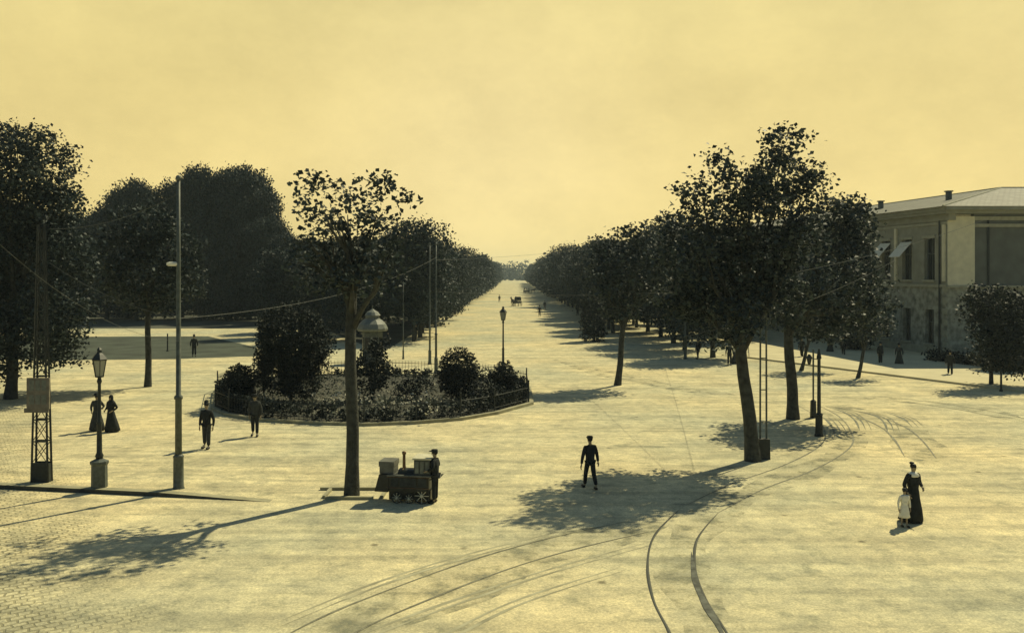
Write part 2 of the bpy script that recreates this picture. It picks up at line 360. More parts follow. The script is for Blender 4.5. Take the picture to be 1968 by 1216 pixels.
tree('young_tree', t8b, P(1556,650,t8Y), .14,.09, pxblobs([(1560,590,36,26),(1590,610,30,26),(1550,625,34,22),(1600,640,24,18)], t8Y, .8, 12),
    10, .24, 'small slanting tree by the bright pavement behind the straight dark trunk', per=10)
t9b = G(1905,742); t9Y = t9b[1]
tree('young_tree', t9b, P(1903,640,t9Y), .13,.09, pxblobs([(1900,575,40,26),(1875,595,30,24),(1925,590,40,36),(1950,600,40,36),(1890,625,34,22),(1930,630,40,24),(1925,655,40,22),(1960,650,34,30),(1905,680,36,26),(1945,690,40,30)], t9Y, 1, 13),
    14, .22, 'low bushy tree at the right edge against the dark side of the building', per=12, lm='bush')

# ---------------------------------------------------------------- tree rows and grove
def proto(name, h, w, low, seed, dens, ls, lm, per, nb=14, spread=.35, tr=.22):
    rr = random.Random(seed); bl = []
    for i in range(nb):
        k = (i+.5)/nb; z = low+(h-low)*k; ww = w*math.sin(math.pi*min(.97,.2+.72*k))**.7
        a = i*2.4+rr.uniform(0,.8); d = ww*rr.uniform(.35,.62)
        s = rr.uniform(.30,.46)*w
        if z+s > h: z = h-s*.8
        bl.append((d*math.cos(a), d*math.sin(a), z, s*1.15, s*1.15, s))
    if h > 15:
        for i in range(9):
            a = i*2.4; d = w*rr.uniform(.1,.62); bl.append((d*math.cos(a), d*math.sin(a), h*(1.0-.16*(d/w)**2*3)-rr.uniform(.2,1.2), w*.12, w*.12, rr.uniform(1.2,2.4)))
    bl.append((0,0,(h+low)/2, w*.5,w*.5,(h-low)*.36))
    t = thing(name)
    trunk_mb((0,0,0), (0,0,low+(h-low)*.4), tr, tr*.6, bl, 5, 7).build('trunk', M['bark'], t, True)
    me = leaves_mesh('crown', blob_points(bl, dens, .6), ls, M[lm], spread, per)
    o = bpy.data.objects.new('crown', me); COL.objects.link(o); o.parent = t
    return t
used = set()
def place(pr, loc, rz, s, label, group, sz=None):
    o = pr if pr.name not in used else copy_tree(pr)
    used.add(pr.name); o.location = loc; o.rotation_euler = (0,0,rz); o.scale = (s,s,sz or s)
    tag(o, label, 'tree', group); return o
near = [proto('avenue_tree', 10.6, 4.0, 2.6, 20+i, 7, .30, 'leafd', 10) for i in range(4)]
far  = [proto('avenue_tree', 10.6, 4.3, 2.3, 40+i, 3.0, .62, 'leafd', 6, 10, .5) for i in range(3)]
rr = random.Random(5)
def row(x0, y0, y1, step, label, group, low=1.0, smin=.84, smax=1.12, skip=0):
    y = y0; i = 0
    while y < y1:
        if y > y0+30 and rr.random() < .06: y += step; continue
        pr = (near[rr.randrange(4)] if y < 190 else far[rr.randrange(3)])
        s = rr.uniform(smin,smax)
        place(pr, (x0+rr.uniform(-.5,.5), y+rr.uniform(-1,1), 0), rr.uniform(0,6.28), s, label, group, s*low*rr.uniform(.92,1.1))
        y += step*(1 if y < 200 else 1.25); i += 1
LG = 'trees lining the left side of the avenue'; RG = 'trees lining the right side of the avenue'
row(-10.4, 90, 640, 7.2, 'dark leafy tree in the front row along the left edge of the avenue', LG)
row(-17.5, 92, 420, 8.5, 'dark leafy tree in the second row left of the avenue', LG)
row(-24.5, 96, 300, 9.5, 'dark leafy tree in the third row left of the avenue', LG)
row(12.2, 104, 640, 7.5, 'dark leafy tree in the front row along the right edge of the avenue', RG, .98)
row(16.2, 73, 420, 8.2, 'slender dark trunked tree in the second row right of the avenue', RG, 1.06)
row(24.0, 92, 330, 10, 'dark leafy tree in the back row right of the avenue before the building', RG, 1.0)
grove = [proto('grove_tree', 20, 6.6, 2.6, 60+i, 5.0, .42, 'leafd', 10, 20, .5, .42) for i in range(3)]
GV = 'tall trees of the dense grove at the left'
for i,(px,Y,s,sz) in enumerate([(205,132,.72,.74),(245,136,.82,.95),(285,133,.66,.95),(350,134,.72,1.03),(390,136,.9,1.05),(435,133,.9,1.03),(478,134,.8,1.1),(505,137,.6,.98),(455,133,.6,1.1),(150,134,.7,.72),(100,134,.8,.78),(40,136,.8,.85),(510,128,.6,.72),(-20,140,.9,.9),
        (315,152,.8,.80),(225,155,.9,.9),(420,156,.9,1.0),(60,158,.9,.9),(130,160,.9,.85),(550,122,.52,.60),(520,150,.7,.74),(590,130,.5,.58),(640,125,.5,.56),(-80,150,1,1),(262,131,.6,1.0),(385,131,.62,1.1),(440,131,.6,1.08)]):
    place(grove[i%3], ((px-CX)*Y/F, Y, 0), i*1.3, s, 'tall dense dark tree in the rounded grove left of the avenue' if Y < 145 else 'tall dark tree deep inside the grove at the left', GV, sz)
for p in near+far+grove:
    if p.name not in used: print('unused', p.name)

# far wood closing the view
pts = []
for (x0,x1,y,h) in [(-420,-60,300,13),(-70,-26,420,11),(60,420,330,12),(30,70,520,11),(-40,60,860,15),(-14,24,980,20)]:
    k = int((x1-x0)*.9)
    for i in range(k):
        hh = h*(.75+.25*math.sin(i*.7+x0)+random.uniform(-.1,.15))
        for _ in range(7): pts.append((random.uniform(x0,x1), y+random.uniform(-6,6), random.uniform(.5,hh)))
me = leaves_mesh('far_wood', np.array(pts), 2.0, M['leafd'], 1.0, 8); o = bpy.data.objects.new('far_wood', me); COL.objects.link(o)
tag(o, 'hazy far wood closing the end of the avenue', 'wood', kind='stuff')

# ---------------------------------------------------------------- flower bed
bedpx = [(414,786),(440,798),(500,808),(600,814),(700,817),(800,813),(885,806),(950,795),(1016,777),(1012,748),(960,733),(860,725),(700,721),(560,724),(460,735),(418,755)]
bed = [Vector(G(*p)) for p in bedpx]; bc = sum(bed, Vector())/len(bed)
sheet('bed_soil', [b[:2] for b in bed], .10, mat('bed_soil', (.06,.06,.045), .95, .4, 2, bump=.5))
mb = MB(); nb_ = len(bed)
out_, in_ = [bc+(b-bc)*1.03 for b in bed], [bc+(b-bc)*1.002 for b in bed]
for a,b in zip(out_,in_): mb.v += [(a.x,a.y,0),(a.x,a.y,.14),(b.x,b.y,.14),(b.x,b.y,.0)]
for i in range(nb_):
    j = (i+1)%nb_
    for k in range(3): mb.f.append((i*4+k,j*4+k,j*4+k+1,i*4+k+1)); mb.m.append(0)
tag(mb.build('bed_kerb', M['kerb']), 'low stone kerb running round the fenced flower bed', 'kerb')
fen = thing('iron_railing', bc, 'low dark iron railing enclosing the round flower bed', 'railing')
ring = [bc+(b-bc)*1.0 for b in bed]; bars, rails = MB(), MB()
for i in range(nb_):
    a, b = ring[i]-bc, ring[(i+1)%nb_]-bc; n = max(2,int((b-a).length/.22))
    for k in range(1,n):
        p = a.lerp(b,k/n); bars.tube([(p.x,p.y,.12),(p.x,p.y,1.0),(p.x,p.y,1.08)], [.011,.011,.004], 4)
    rails.tube([(a.x,a.y,.30),(b.x,b.y,.30)], .018, 5); rails.tube([(a.x,a.y,.90),(b.x,b.y,.90)], .02, 5)
    MB().tube([(a.x,a.y,.05),(a.x,a.y,1.18),(a.x,a.y,1.24)], [.04,.04,.01], 8).ball((a.x,a.y,1.26),.05,6).build('post', M['iron'], fen)
bars.build('bars', M['iron'], fen); rails.build('rails', M['iron'], fen)
def shrub(name, px, py, blobs, ls, lm, label, cat='shrub', dens=26, per=10, group=None, spread=.12, stem=True, shell=.7, wob=.16):
    b = G(px,py,.1); t = thing(name, b, label, cat, group)
    bl = [(x,y,z,rx,ry,rz) for (x,y,z,rx,ry,rz) in blobs]
    me = leaves_mesh('foliage', blob_points(bl, dens, shell, wob), ls, M[lm], spread, per); o = bpy.data.objects.new('foliage', me); COL.objects.link(o); o.parent = t
    if stem:
        m_ = MB()
        for q in bl[:4]: m_.tube([(0,0,-.05),(q[0]*.4,q[1]*.4,q[2]*.5),(q[0],q[1],q[2])], [.06,.045,.02], 6)
        m_.build('stem', M['bark'], t)
    return t
shrub('domed_shrub', 460, 775, [(0,0,1.2,.84,.84,.92),(0,0,.6,.86,.84,.6)], .08, 'bush', 'smooth dark domed bush at the left end of the flower bed', dens=230, spread=.035, shell=.5, wob=.03)
shrub('domed_shrub', 882, 770, [(0,0,1.75,1.12,1.1,1.22),(.03,0,1.0,1.18,1.1,1.0)], .08, 'bush', 'tallest dark domed bush at the right side of the flower bed', dens=220, spread=.035, shell=.5, wob=.03)
shrub('domed_shrub', 968, 764, [(0,0,1.2,.70,.68,.88),(0,0,.6,.74,.7,.6)], .08, 'bush', 'smaller dark domed bush at the right end of the bed below the lamp', dens=230, spread=.035, shell=.5, wob=.03)
shrub('evergreen_tree', 560, 772, [(0,0,3.75,1.75,1.8,1.5),(.2,0,3.1,2.15,2.0,1.35),(.1,0,2.4,1.9,1.7,1.1),(-.5,0,1.4,1.3,1.2,1.1),(.5,0,1.2,1.2,1.2,1.0)], .13, 'bush', 'large rounded dark evergreen rising from the left half of the flower bed', 'tree', dens=55, spread=.10, wob=.07)
shrub('leafy_shrub', 715, 768, [(0,0,2.2,.75,.75,.8),(.35,0,2.9,.45,.4,.5),(-.2,0,1.3,.95,.9,.9),(.5,0,1.5,.7,.7,.8),(.65,0,3.1,.25,.25,.25)], .17, 'bush', 'loose ragged bush in the middle of the bed behind the bare trunk', dens=24, spread=.16)
shrub('leafy_shrub', 508, 760, [(-.2,0,1.2,.6,.6,1.1),(-.1,0,2.1,.35,.35,.6)], .14, 'bush', 'upright narrow bush between the left dome and the large evergreen', dens=36, spread=.1)
shrub('leafy_shrub', 930, 778, [(0,0,.6,.9,.8,.6),(.5,0,.5,.7,.7,.5)], .14, 'bush', 'low spreading bush between the two right hand domes', dens=36, spread=.1)
shrub('leafy_shrub', 800, 768, [(0,0,.7,.9,.8,.55),(-.6,0,.5,.6,.7,.5)], .14, 'bush', 'low dark rounded bush left of the tallest dome', dens=34, spread=.1)
# spiky plants
def agave(px, py, h, label):
    t = thing('agave_plant', G(px,py,.1), label, 'plant'); mb = MB()
    for i in range(16):
        a = i*2.399; l = h*random.uniform(.7,1.1); tilt = .35+.5*(i/16); d = Vector((math.cos(a)*math.sin(tilt),math.sin(a)*math.sin(tilt),math.cos(tilt)))
        s = Vector((-math.sin(a),math.cos(a),0)); pts = [(0,.05),(.35,.06),(.7,.04),(1,.004)]; vs = []
        for k,w in pts:
            p = d*l*k-Vector((0,0,.25*l*k*k*tilt)); vs += [p+s*w*1.3, p-Vector((0,0,.02)), p-s*w*1.3]
        fs = []
        for k in range(3):
            fs += [(3*k,3*k+1,3*k+4,3*k+3),(3*k+1,3*k+2,3*k+5,3*k+4)]
        mb.add(vs, fs)
    mb.build('leaves', M['mixed'], t)
agave(740, 790, 1.1, 'spiky pale agave in the open middle of the bed right of the trunk')
agave(515, 790, 1.0, 'spiky pale agave in front of the large evergreen')
agave(828, 785, .9, 'spiky pale agave close to the tallest dome')
agave(640, 792, .9, 'spiky pale agave left of the bare trunk')
# hedge behind railing, undergrowth and flowers
pts = []
for i in range(nb_):
    a, b = ring[i], ring[(i+1)%nb_]; n = int((b-a).length*9)
    xm = None
    for k in range(n):
        p = a.lerp(b,random.random()); p = bc+(p-bc)*random.uniform(.90,.985)
        px = CX+F*p.x/p.y
        hh = .85 if px < 640 else (.70 if px > 840 else .45)
        if p.y > bc.y+2 and 640 < px < 850: hh = .4
        for _ in range(3): pts.append((p.x,p.y,.12+random.random()*hh))
me = leaves_mesh('border_hedge', np.array(pts), .15, M['bush'], .10, 9); o = bpy.data.objects.new('border_hedge', me); COL.objects.link(o)
tag(o, 'dark leafy border planting just inside the railing', 'hedge', kind='stuff')
def inbed(k=.88):
    while True:
        i = random.randrange(nb_); a, b = ring[i], ring[(i+1)%nb_]; p = a.lerp(b,random.random()); p = bc+(p-bc)*math.sqrt(random.random())*k; return p
pts = [(*inbed()[:2], .12+random.random()*.28) for _ in range(1100)]
me = leaves_mesh('bed_planting', np.array(pts), .13, M['mixed'], .12, 6); o = bpy.data.objects.new('bed_planting', me); COL.objects.link(o)
tag(o, 'mixed grey green low plants filling the flower bed', 'plants', kind='stuff')
pts = []
for _ in range(130):
    x,y,_z = G(random.uniform(600,850), random.uniform(745,795), .5); pts.append((x,y,random.uniform(.45,.85)))
me = leaves_mesh('flowers', np.array(pts), .10, M['petal'], .05, 6); o = bpy.data.objects.new('flowers', me); COL.objects.link(o)
tag(o, 'pale blossoms scattered over the middle of the bed', 'flowers', kind='stuff')

# clipped dark evergreen on the right of the roadway
def clipped():
    b = G(1141,656); t = thing('clipped_evergreen', b, 'tall dark column shaped evergreen beside the right edge of the road', 'tree')
    bl = [(0,0,z,1.35-.12*abs(z-2.2)/2,1.3,.85) for z in (.6,1.4,2.2,3.0,3.8)]+[(-.2,0,4.4,.9,.9,.6)]
    me = leaves_mesh('crown', blob_points(bl, 26, .75), .17, M['bush'], .1, 10); o = bpy.data.objects.new('crown', me); COL.objects.link(o); o.parent = t
    MB().tube([(0,0,-.1),(0,0,4)], [.14,.05], 8).build('trunk', M['bark'], t)
clipped()

# ---------------------------------------------------------------- kiosk
kx,ky,_ = G(716,697)
t = thing('kiosk', (kx,ky,0), 'small round kiosk with pale domed roof beyond the flower bed', 'kiosk'); t.scale = (.75,.75,1.03)
MB().lathe([(1.15,0),(1.15,.35),(1.05,.4),(1.05,2.3),(1.0,2.4)], n=8).build('body', M['irong'], t)
MB().lathe([(1.5,2.42),(1.6,2.5),(1.62,2.62),(1.4,2.95),(1.0,3.25),(.75,3.35),(.70,3.55),(.85,3.6),(.6,3.85),(.2,4.02),(.05,4.1),(.03,4.4)], n=12).build('roof', M['galv'], t)
for k in range(8):
    a = k*math.pi/4+math.pi/8
    MB().box((1.0*math.cos(a),1.0*math.sin(a),1.5),(.06,.55,.9), a).build('window', M['window'], t)

# ---------------------------------------------------------------- lamps, masts
def gas_lamp(base, h, label, plinth=1.04, rz=0, group=None):
    t = thing('street_lamp', base, label, 'street lamp', group, rz)
    MB().lathe([(.30,-.1),(.30,.06),(.25,.10),(.24,plinth*.8),(.28,plinth*.86),(.28,plinth*.93),(.13,plinth)], n=8, ph=math.pi/8).build('plinth', M['irong'], t)
    z0 = h-.98
    MB().lathe([(.10,plinth),(.13,plinth+.1),(.085,plinth+.2),(.075,plinth+1.1),(.095,plinth+1.15),(.06,plinth+1.22),(.048,z0-.2),(.08,z0-.12),(.05,z0)], n=12).build('post', M['iron'], t, True)
    l = MB().lathe([(.14,z0+.02),(.15,z0+.05),(.06,z0+.0),(.05,z0-.02)], n=6).build('lantern', M['iron'], t)
    MB().lathe([(.12,z0+.06),(.21,z0+.56)], n=6).build('glass', M['glass'], l)
    fr = MB()
    for k in range(6):
        a = 2*math.pi*k/6; fr.tube([(.13*math.cos(a),.13*math.sin(a),z0+.04),(.225*math.cos(a),.225*math.sin(a),z0+.58)], .013, 5)
    fr.tube([(0,0,z0),(0,0,z0+.35)], .02, 6); fr.build('frame', M['iron'], l)
    MB().lathe([(.25,z0+.57),(.26,z0+.60),(.15,z0+.74),(.08,z0+.80),(.07,z0+.88),(.09,z0+.90),(.02,z0+.98)], n=6).build('cap', M['iron'], l)
    return t
gas_lamp(G(191,943), 4.62, 'ornate gas lamp with glass lantern and fat plinth at the left kerb')
lb = G(967,722); gas_lamp(lb, 4.75, 'slender street lamp rising behind the small dome at the right end of the bed', .7)

# lattice mast at left
b = G(80,932); t = thing('lattice_mast', b, 'tapering iron lattice mast with a notice board, nearest the left edge', 'mast')
hh = 8.6; w0, w1 = .27, .10; s = MB(); br = MB()
for sx in (-1,1):
    for sy in (-1,1): s.tube([(sx*w0,sy*w0*.5,-.05),(sx*w1,sy*w1*.5,hh)], [.042,.026], 4)
s.build('uprights', M['iron'], t)
n = 11
for i in range(n):
    z0, z1 = .75+(hh-.75)*i/n, .75+(hh-.75)*(i+1)/n; f0, f1 = w0+(w1-w0)*z0/hh, w0+(w1-w0)*z1/hh
    for sy in (-1,1):
        br.tube([(-f0,sy*f0*.5,z0),(f1,sy*f1*.5,z1)], .013, 4); br.tube([(f0,sy*f0*.5,z0),(-f1,sy*f1*.5,z1)], .013, 4)
        br.box((0,sy*f0*.5,z0),(f0*2,.02,.045))
br.build('lattice', M['iron'], t)
MB().box((0,0,.36),(.56,.32,.74),0,0,.93).build('base_box', M['iron'], t)
MB().box((0,-.2,3.06),(.74,.07,1.02)).build('notice_board', M['board'], t)
p = MB()
for i in range(3):
    p.box((-.2+.2*i,-.239,3.32),(.15,.006,.34)); p.box((-.2+.2*i,-.239,2.86),(.16,.006,.3))
p.build('poster', M['galv'], t)
MB().box((-.06,-.2,2.50),(.80,.05,.14)).build('lower_board', M['board'], t)

# plain pole
def pole(base, h, label, r=.10, collar=True, group=None, bracket=None, m='irong', cat='pole'):
    t = thing('tram_pole', base, label, cat, group)
    MB().lathe([(r*1.9,-.1),(r*1.9,.08),(r*1.5,.16),(r*1.45,h*.11),(r*1.6,h*.113),(r,h*.12)], n=12).build('base', M[m], t, True)
    MB().lathe([(r,h*.12),(r*.95,h*.295),(r*1.25,h*.297),(r*1.25,h*.305),(r*.75,h*.31),(r*.62,h*.7),(r*.5,h)], n=10).build('shaft', M[m], t, True)
    MB().ball((0,0,h+.05), r*.9, 6).build('finial', M[m], t)
    if bracket:
        MB().tube([(0,0,bracket),(-.32,0,bracket)], .022, 6).build('bracket', M[m], t)
        MB().lathe([(.06,0),(.10,.03),(.10,.10),(.05,.14)], (-.18,-.02,bracket-.05), 8, 0, 2.0, 1).build('insulator', M['white'], t)
    return t
pole(G(343,944), 10.0, 'tall thin grey pole with pale insulator at the left kerb beside the gas lamp', .11, bracket=7.28)
pole(G(838,716), 9.0, 'thin avenue pole behind the flower bed, right one of a close pair', .085)
pole(G(826,700), 9.2, 'thin avenue pole behind the flower bed, left one of a close pair', .08)
pole(G(775,690), 6.2, 'thin short pole nearest the kiosk beyond the flower bed', .05)
pole(G(1317,690), 6.4, 'thin grey pole among the trunks of the second right row', .09)
# twin mast right
b = G(1467,881); t = thing('twin_mast', b, 'mast of two slim iron uprights on a box base touching the big leaning trunk', 'mast')
MB().box((0,0,.36),(.44,.36,.80),0,0,.92).build('base_box', M['iron'], t)
for sx in (-1,1): MB().tube([(sx*.12,0,.6),(sx*.11,0,5.6),(sx*.04,0,7.4)], [.038,.034,.026], 6).build('upright', M['irong'], t)
q = MB()
for z in (1.4,2.6,3.8,5.0,6.1): q.box((0,0,z),(.2,.03,.035))
q.build('cross_bars', M['irong'], t)
# post with signal box
b = G(1574,838); t = thing('kiosk_post', b, 'dark cast iron post on a thick pedestal with small lantern box beside the tram curve', 'post')
MB().lathe([(.20,-.1),(.20,.08),(.165,.12),(.155,.9),(.18,.95),(.09,1.0)], n=8).build('pedestal', M['iron'], t)
MB().lathe([(.085,1.0),(.07,3.3),(.11,3.36),(.04,3.75)], n=10).build('post', M['iron'], t)
MB().tube([(0,0,3.3),(-.5,0,3.36)],.02,6).build('arm', M['iron'], t)
MB().lathe([(.06,3.08),(.12,3.36),(.14,3.38),(.04,3.52)], (-.42,0,0), 6).build('lantern', M['iron'], t)
b = G(1563,802); t = thing('kiosk_post', b, 'thin grey post with a short pedestal just behind the cast iron post', 'post')
MB().lathe([(.16,-.1),(.16,.08),(.14,.8),(.08,.86)], n=8).build('pedestal', M['iron'], t)
MB().tube([(0,0,.8),(0,0,3.3)], .045, 8).build('post', M['irong'], t)
def bollard(px,py,h,label):
    t = thing('bollard', G(px,py), label, 'bollard')
    MB().lathe([(.10,-.05),(.10,.08),(.065,.14),(.055,h-.12),(.075,h-.08),(.03,h)], n=10).build('post', M['iron'], t)
bollard(1924,752,1.25,'slim dark bollard on the kerb at the right edge')
bollard(322,675,1.6,'thin dark post standing on the lawn before the grove')
bollard(873,742,1.2,'thin dark post just behind the tallest dome of the bed')
# iron square round the bare trunk
x,y,_ = t4b; t = thing('tree_surround', (x,y,0), 'low worn stone edging round the foot of the bare trunk', 'edging')
for (cx_,cy_,dx,dy) in ((0,-.45,1.5,.12),(0,.75,2.3,.12),(-.80,.15,.10,1.0),(1.0,.15,.10,1.0)): MB().box((cx_,cy_,.04),(dx,dy,.10)).build('edge_stone', M['kerb'], t)

# wires
WG = 'overhead tram wires'
def wire(a, b, sag, label, r=.008):
    a, b = Vector(a), Vector(b); pts = [a.lerp(b,i/18)-Vector((0,0,sag*4*(i/18)*(1-i/18))) for i in range(19)]
    tag(MB().tube(pts, r, 5).build('overhead_wire', M['wire']), label, 'wire', WG)
wire(P(1466,535,33.5), P(1960,395,45), .35, 'overhead wire from the twin mast out past the stone building')
wire(P(1466,548,33.5), P(1180,560,62), .2, 'thin overhead wire running left from the twin mast into the trees')
wire(P(343,612,28.3), P(838,495,62), .7, 'overhead wire from the tall left pole to the avenue poles')
wire(P(343,655,28.3), P(0,470,20), .5, 'overhead wire hanging from the tall left pole out past the left edge', .0045)
wire(P(95,505,29.4), P(343,612,28.3), .25, 'overhead wire between the lattice mast and the tall left pole')
wire(P(1320,595,72), P(1466,605,33.5), .2, 'slack overhead wire between the thin grey pole and the twin mast')
wire(P(1300,650,30), P(1720,500,42), .4, 'pale overhead wire crossing before the big plane tree')
wire(P(838,560,62), P(1316,560,72), .3, 'faint overhead wire crossing the avenue high above the road')

wire(P(838,500,62), P(1180,470,120), .3, 'overhead wire running up the left side of the avenue')
wire(P(343,372,28.3), P(95,440,29.4), .3, 'top overhead wire between the tall left pole and the lattice mast')
wire(P(1320,612,72), P(1180,640,105), .2, 'low overhead wire above the right hand tree row')
# ---------------------------------------------------------------- building
bt = thing('stone_building', (35.9,73,0), 'two storey stone building with pale corner, tall shaded windows and low hipped roof', 'building'); bt.scale = (1.073,)*3
D = Vector((-.138,1,0)).normalized(); Nn = Vector((-D.y,D.x,0))   # facade line and its outward side
LEN = 62.0
wallm = mat('rough_stone', (.27,.275,.21), .9, .5, 2.2, bump=1.0, bscale=5)
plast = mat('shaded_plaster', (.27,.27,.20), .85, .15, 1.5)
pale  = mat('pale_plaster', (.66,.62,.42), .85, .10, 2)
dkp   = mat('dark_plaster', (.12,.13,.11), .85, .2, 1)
roofm = mat('roof_slate', (.125,.128,.098), .7, .25, 1.2, bump=.4)
trim  = mat('stone_trim', (.33,.325,.23), .8, .15, 3)
def FL(t, out, z): p = D*t+Nn*out; return (p.x,p.y,z)
ang = math.atan2(D.y,D.x)
def fbox(mb, t0,t1,o0,o1,z0,z1,mi=0):
    v = [FL(t,o,z) for z in (z0,z1) for (t,o) in ((t0,o0),(t1,o0),(t1,o1),(t0,o1))]
    mb.add(v, [(0,3,2,1),(4,5,6,7),(0,1,5,4),(1,2,6,5),(2,3,7,6),(3,0,4,7)], mi)
wt = [2.3+3.12*i for i in range(18)]
lw, uw = .56, .68                                  # half widths of the windows
def wall_with_holes(name, z0, z1, hz0, hz1, hw, m):
    mb = MB(); ts = [0.0]
    for w in wt: ts += [w-hw, w+hw]
    ts.append(LEN)
    for i in range(len(ts)-1):
        if i % 2 == 0: fbox(mb, ts[i],ts[i+1],-.45,0,z0,z1)
        else:
            fbox(mb, ts[i],ts[i+1],-.45,0,z0,hz0); fbox(mb, ts[i],ts[i+1],-.45,0,hz1,z1)
    return mb.build(name, m, bt)
wall_with_holes('lower_wall', 0, 5.5, .95, 3.65, lw, wallm)
wall_with_holes('upper_wall', 5.5, 10.6, 6.0, 9.3, uw, plast)
mb = MB(); fbox(mb, 0,LEN,.002,.14,5.42,5.66); fbox(mb,0,LEN,.002,.08,10.3,10.5); fbox(mb,0,LEN,.002,.10,.0,.72); mb.build('string_course', trim, bt)
mb = MB(); fbox(mb,-.3,LEN,-.5,.10,10.6,11.1); fbox(mb,-.6,LEN,-.5,.55,11.1,11.32); fbox(mb,-.75,LEN,-.5,.68,11.32,11.6); mb.build('cornice', plast, bt)
for i, w in enumerate(wt):
    for (z0,z1,hw) in ((.95,3.65,lw),(6.0,9.3,uw)):
        mb = MB(); fbox(mb,w-hw,w+hw,-.36,-.32,z0,z1); wd = mb.build('window', M['window'], bt)
        if i < 9:
            mb = MB(); fbox(mb,w-hw,w-hw+.07,-.32,-.26,z0,z1); fbox(mb,w+hw-.07,w+hw,-.32,-.26,z0,z1); fbox(mb,w-.03,w+.03,-.32,-.27,z0,z1)
            fbox(mb,w-hw+.07,w+hw-.07,-.32,-.275,z0+(z1-z0)*.62,z0+(z1-z0)*.62+.07); mb.build('frame', dkp, wd)
            mb = MB(); fbox(mb,w-hw-.1,w+hw+.1,.004,.16,z0-.16,z0); mb.build('sill', trim, wd)
            if z0 > 5: mb = MB(); fbox(mb,w-hw-.16,w+hw+.16,.004,.12,z1,z1+.22); mb.build('lintel', trim, wd)
for i in (1,2):       # pulled out awnings
    w = wt[i]; mb = MB(); a,b_ = w-uw-.1, w+uw+.1
    v = [FL(a,.05,9.1),FL(b_,.05,9.1),FL(b_,1.15,7.9),FL(a,1.15,7.9),FL(a,.05,9.06),FL(b_,.05,9.06),FL(b_,1.15,7.86),FL(a,1.15,7.86)]
    mb.add(v, [(0,1,2,3),(7,6,5,4),(0,3,7,4),(1,5,6,2),(3,2,6,7),(0,4,5,1)]); mb.build('awning', M['white'], bt)
for t_ in (.35,6.9,13.0):  # pale pilasters
    mb = MB(); fbox(mb,t_-.14,t_+.14,.004,.16,5.9,10.28); mb.build('pilaster', pale, bt)
p0,p1 = FL(.85,.12,0), FL(.85,.12,10.6); MB().tube([p0,p1], .07, 6).build('downpipe', M['iron'], bt)
mb = MB()
for k in range(11):
    if k%2 == 0: fbox(mb,0.004,.55,.004,.07,.8+k*.43,.8+k*.43+.41)
mb.build('quoins', trim, bt)
# side facing the plaza
E = MB(); E.box((1.05,.225,8.2),(2.1,.45,5.4)); E.build('pale_bay', pale, bt)
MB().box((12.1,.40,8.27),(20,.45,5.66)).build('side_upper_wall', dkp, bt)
MB().box((11.1,.30,2.72),(22.1,.5,5.44)).build('side_lower_wall', wallm, bt)
MB().box((11.1,.0,5.50),(22.3,.3,.16)).build('side_string_course', trim, bt)
MB().box((12.1,.08,10.2),(20,.16,.25)).box((12.1,.12,10.75),(20,.14,.3)).build('side_frieze', trim, bt)
MB().box((11.0,.1,11.23),(22.6,1.3,.26)).box((11.0,-.1,11.47),(23,1.6,.22)).build('side_cornice', plast, bt)
for i in range(6):
    x = 4.6+3.1*i
    wd = MB().box((x,.04,2.3),(1.0,.03,2.5)).build('window', M['window'], bt); MB().box((x,.0,1.0),(1.3,.2,.12)).build('sill', trim, wd)
MB().tube([(3.2,.1,0),(3.2,.1,10.6)], .08, 6).build('downpipe', M['iron'], bt)
# hipped roof
r0 = 11.62
A = Vector(FL(-.9,.95,r0)); A.y = -.95; Bq = Vector(FL(LEN,.95,r0)); W = 24
rp = Vector((9.2,9.2,r0+2.35)); rq = Vector((rp.x+D.x*(LEN-16), rp.y+D.y*(LEN-16), rp.z))
Cc = Vector((W+6,-.95,r0)); Cm = Vector((W+6,9.2,r0+2.35)); E1 = Vector((Bq.x+20,Bq.y,r0))
mb = MB(); mb.add([A,Cc,Cm,rp,rq,Bq,E1], [(0,1,2,3),(0,3,4,5),(5,4,6),(3,2,6,4)]); mb.build('roof', roofm, bt)
nt = roofm.node_tree; bb = nt.nodes['Principled BSDF']; tcr = nt.nodes.new('ShaderNodeTexCoord'); bk = nt.nodes.new('ShaderNodeTexBrick'); mr = nt.nodes.new('ShaderNodeMapping')
nt.links.new(tcr.outputs['Object'], mr.inputs[0]); nt.links.new(mr.outputs[0], bk.inputs['Vector']); bk.inputs['Scale'].default_value = 1; bk.inputs['Brick Width'].default_value = .45; bk.inputs['Row Height'].default_value = .38; bk.inputs['Mortar Size'].default_value = .05
bk.inputs['Color1'].default_value = (1.1,1.1,1.1,1); bk.inputs['Color2'].default_value = (.7,.72,.7,1); bk.inputs['Mortar'].default_value = (.45,.45,.45,1)
src = bb.inputs['Base Color'].links[0].from_socket; ml = nt.nodes.new('ShaderNodeMix'); ml.data_type = 'RGBA'; ml.blend_type = 'MULTIPLY'; ml.inputs[0].default_value = 1
nt.links.new(src, ml.inputs[6]); nt.links.new(bk.outputs['Color'], ml.inputs[7]); nt.links.new(ml.outputs[2], bb.inputs['Base Color'])
rib = MB(); rib.tube([A+Vector((0,0,.02)),rp],.08,6); rib.tube([rp,rq],.09,6); rib.tube([rp,Cm],.09,6); rib.build('ridge_tiles', trim, bt)
for (t_,o_,z_) in ((6.5,-4.5,12.3),(17,-4.5,12.3),(28,-6,12.6)):
    c = FL(t_,o_,z_+.55); MB().box(c,(.36,.36,1.2),ang).box((c[0],c[1],c[2]+.62),(.52,.52,.1),ang).build('chimney', dkp, bt)
mb = MB(); mb.box((11,8,5.6),(20,.3,11)); mb.build('inner_wall', dkp, bt)

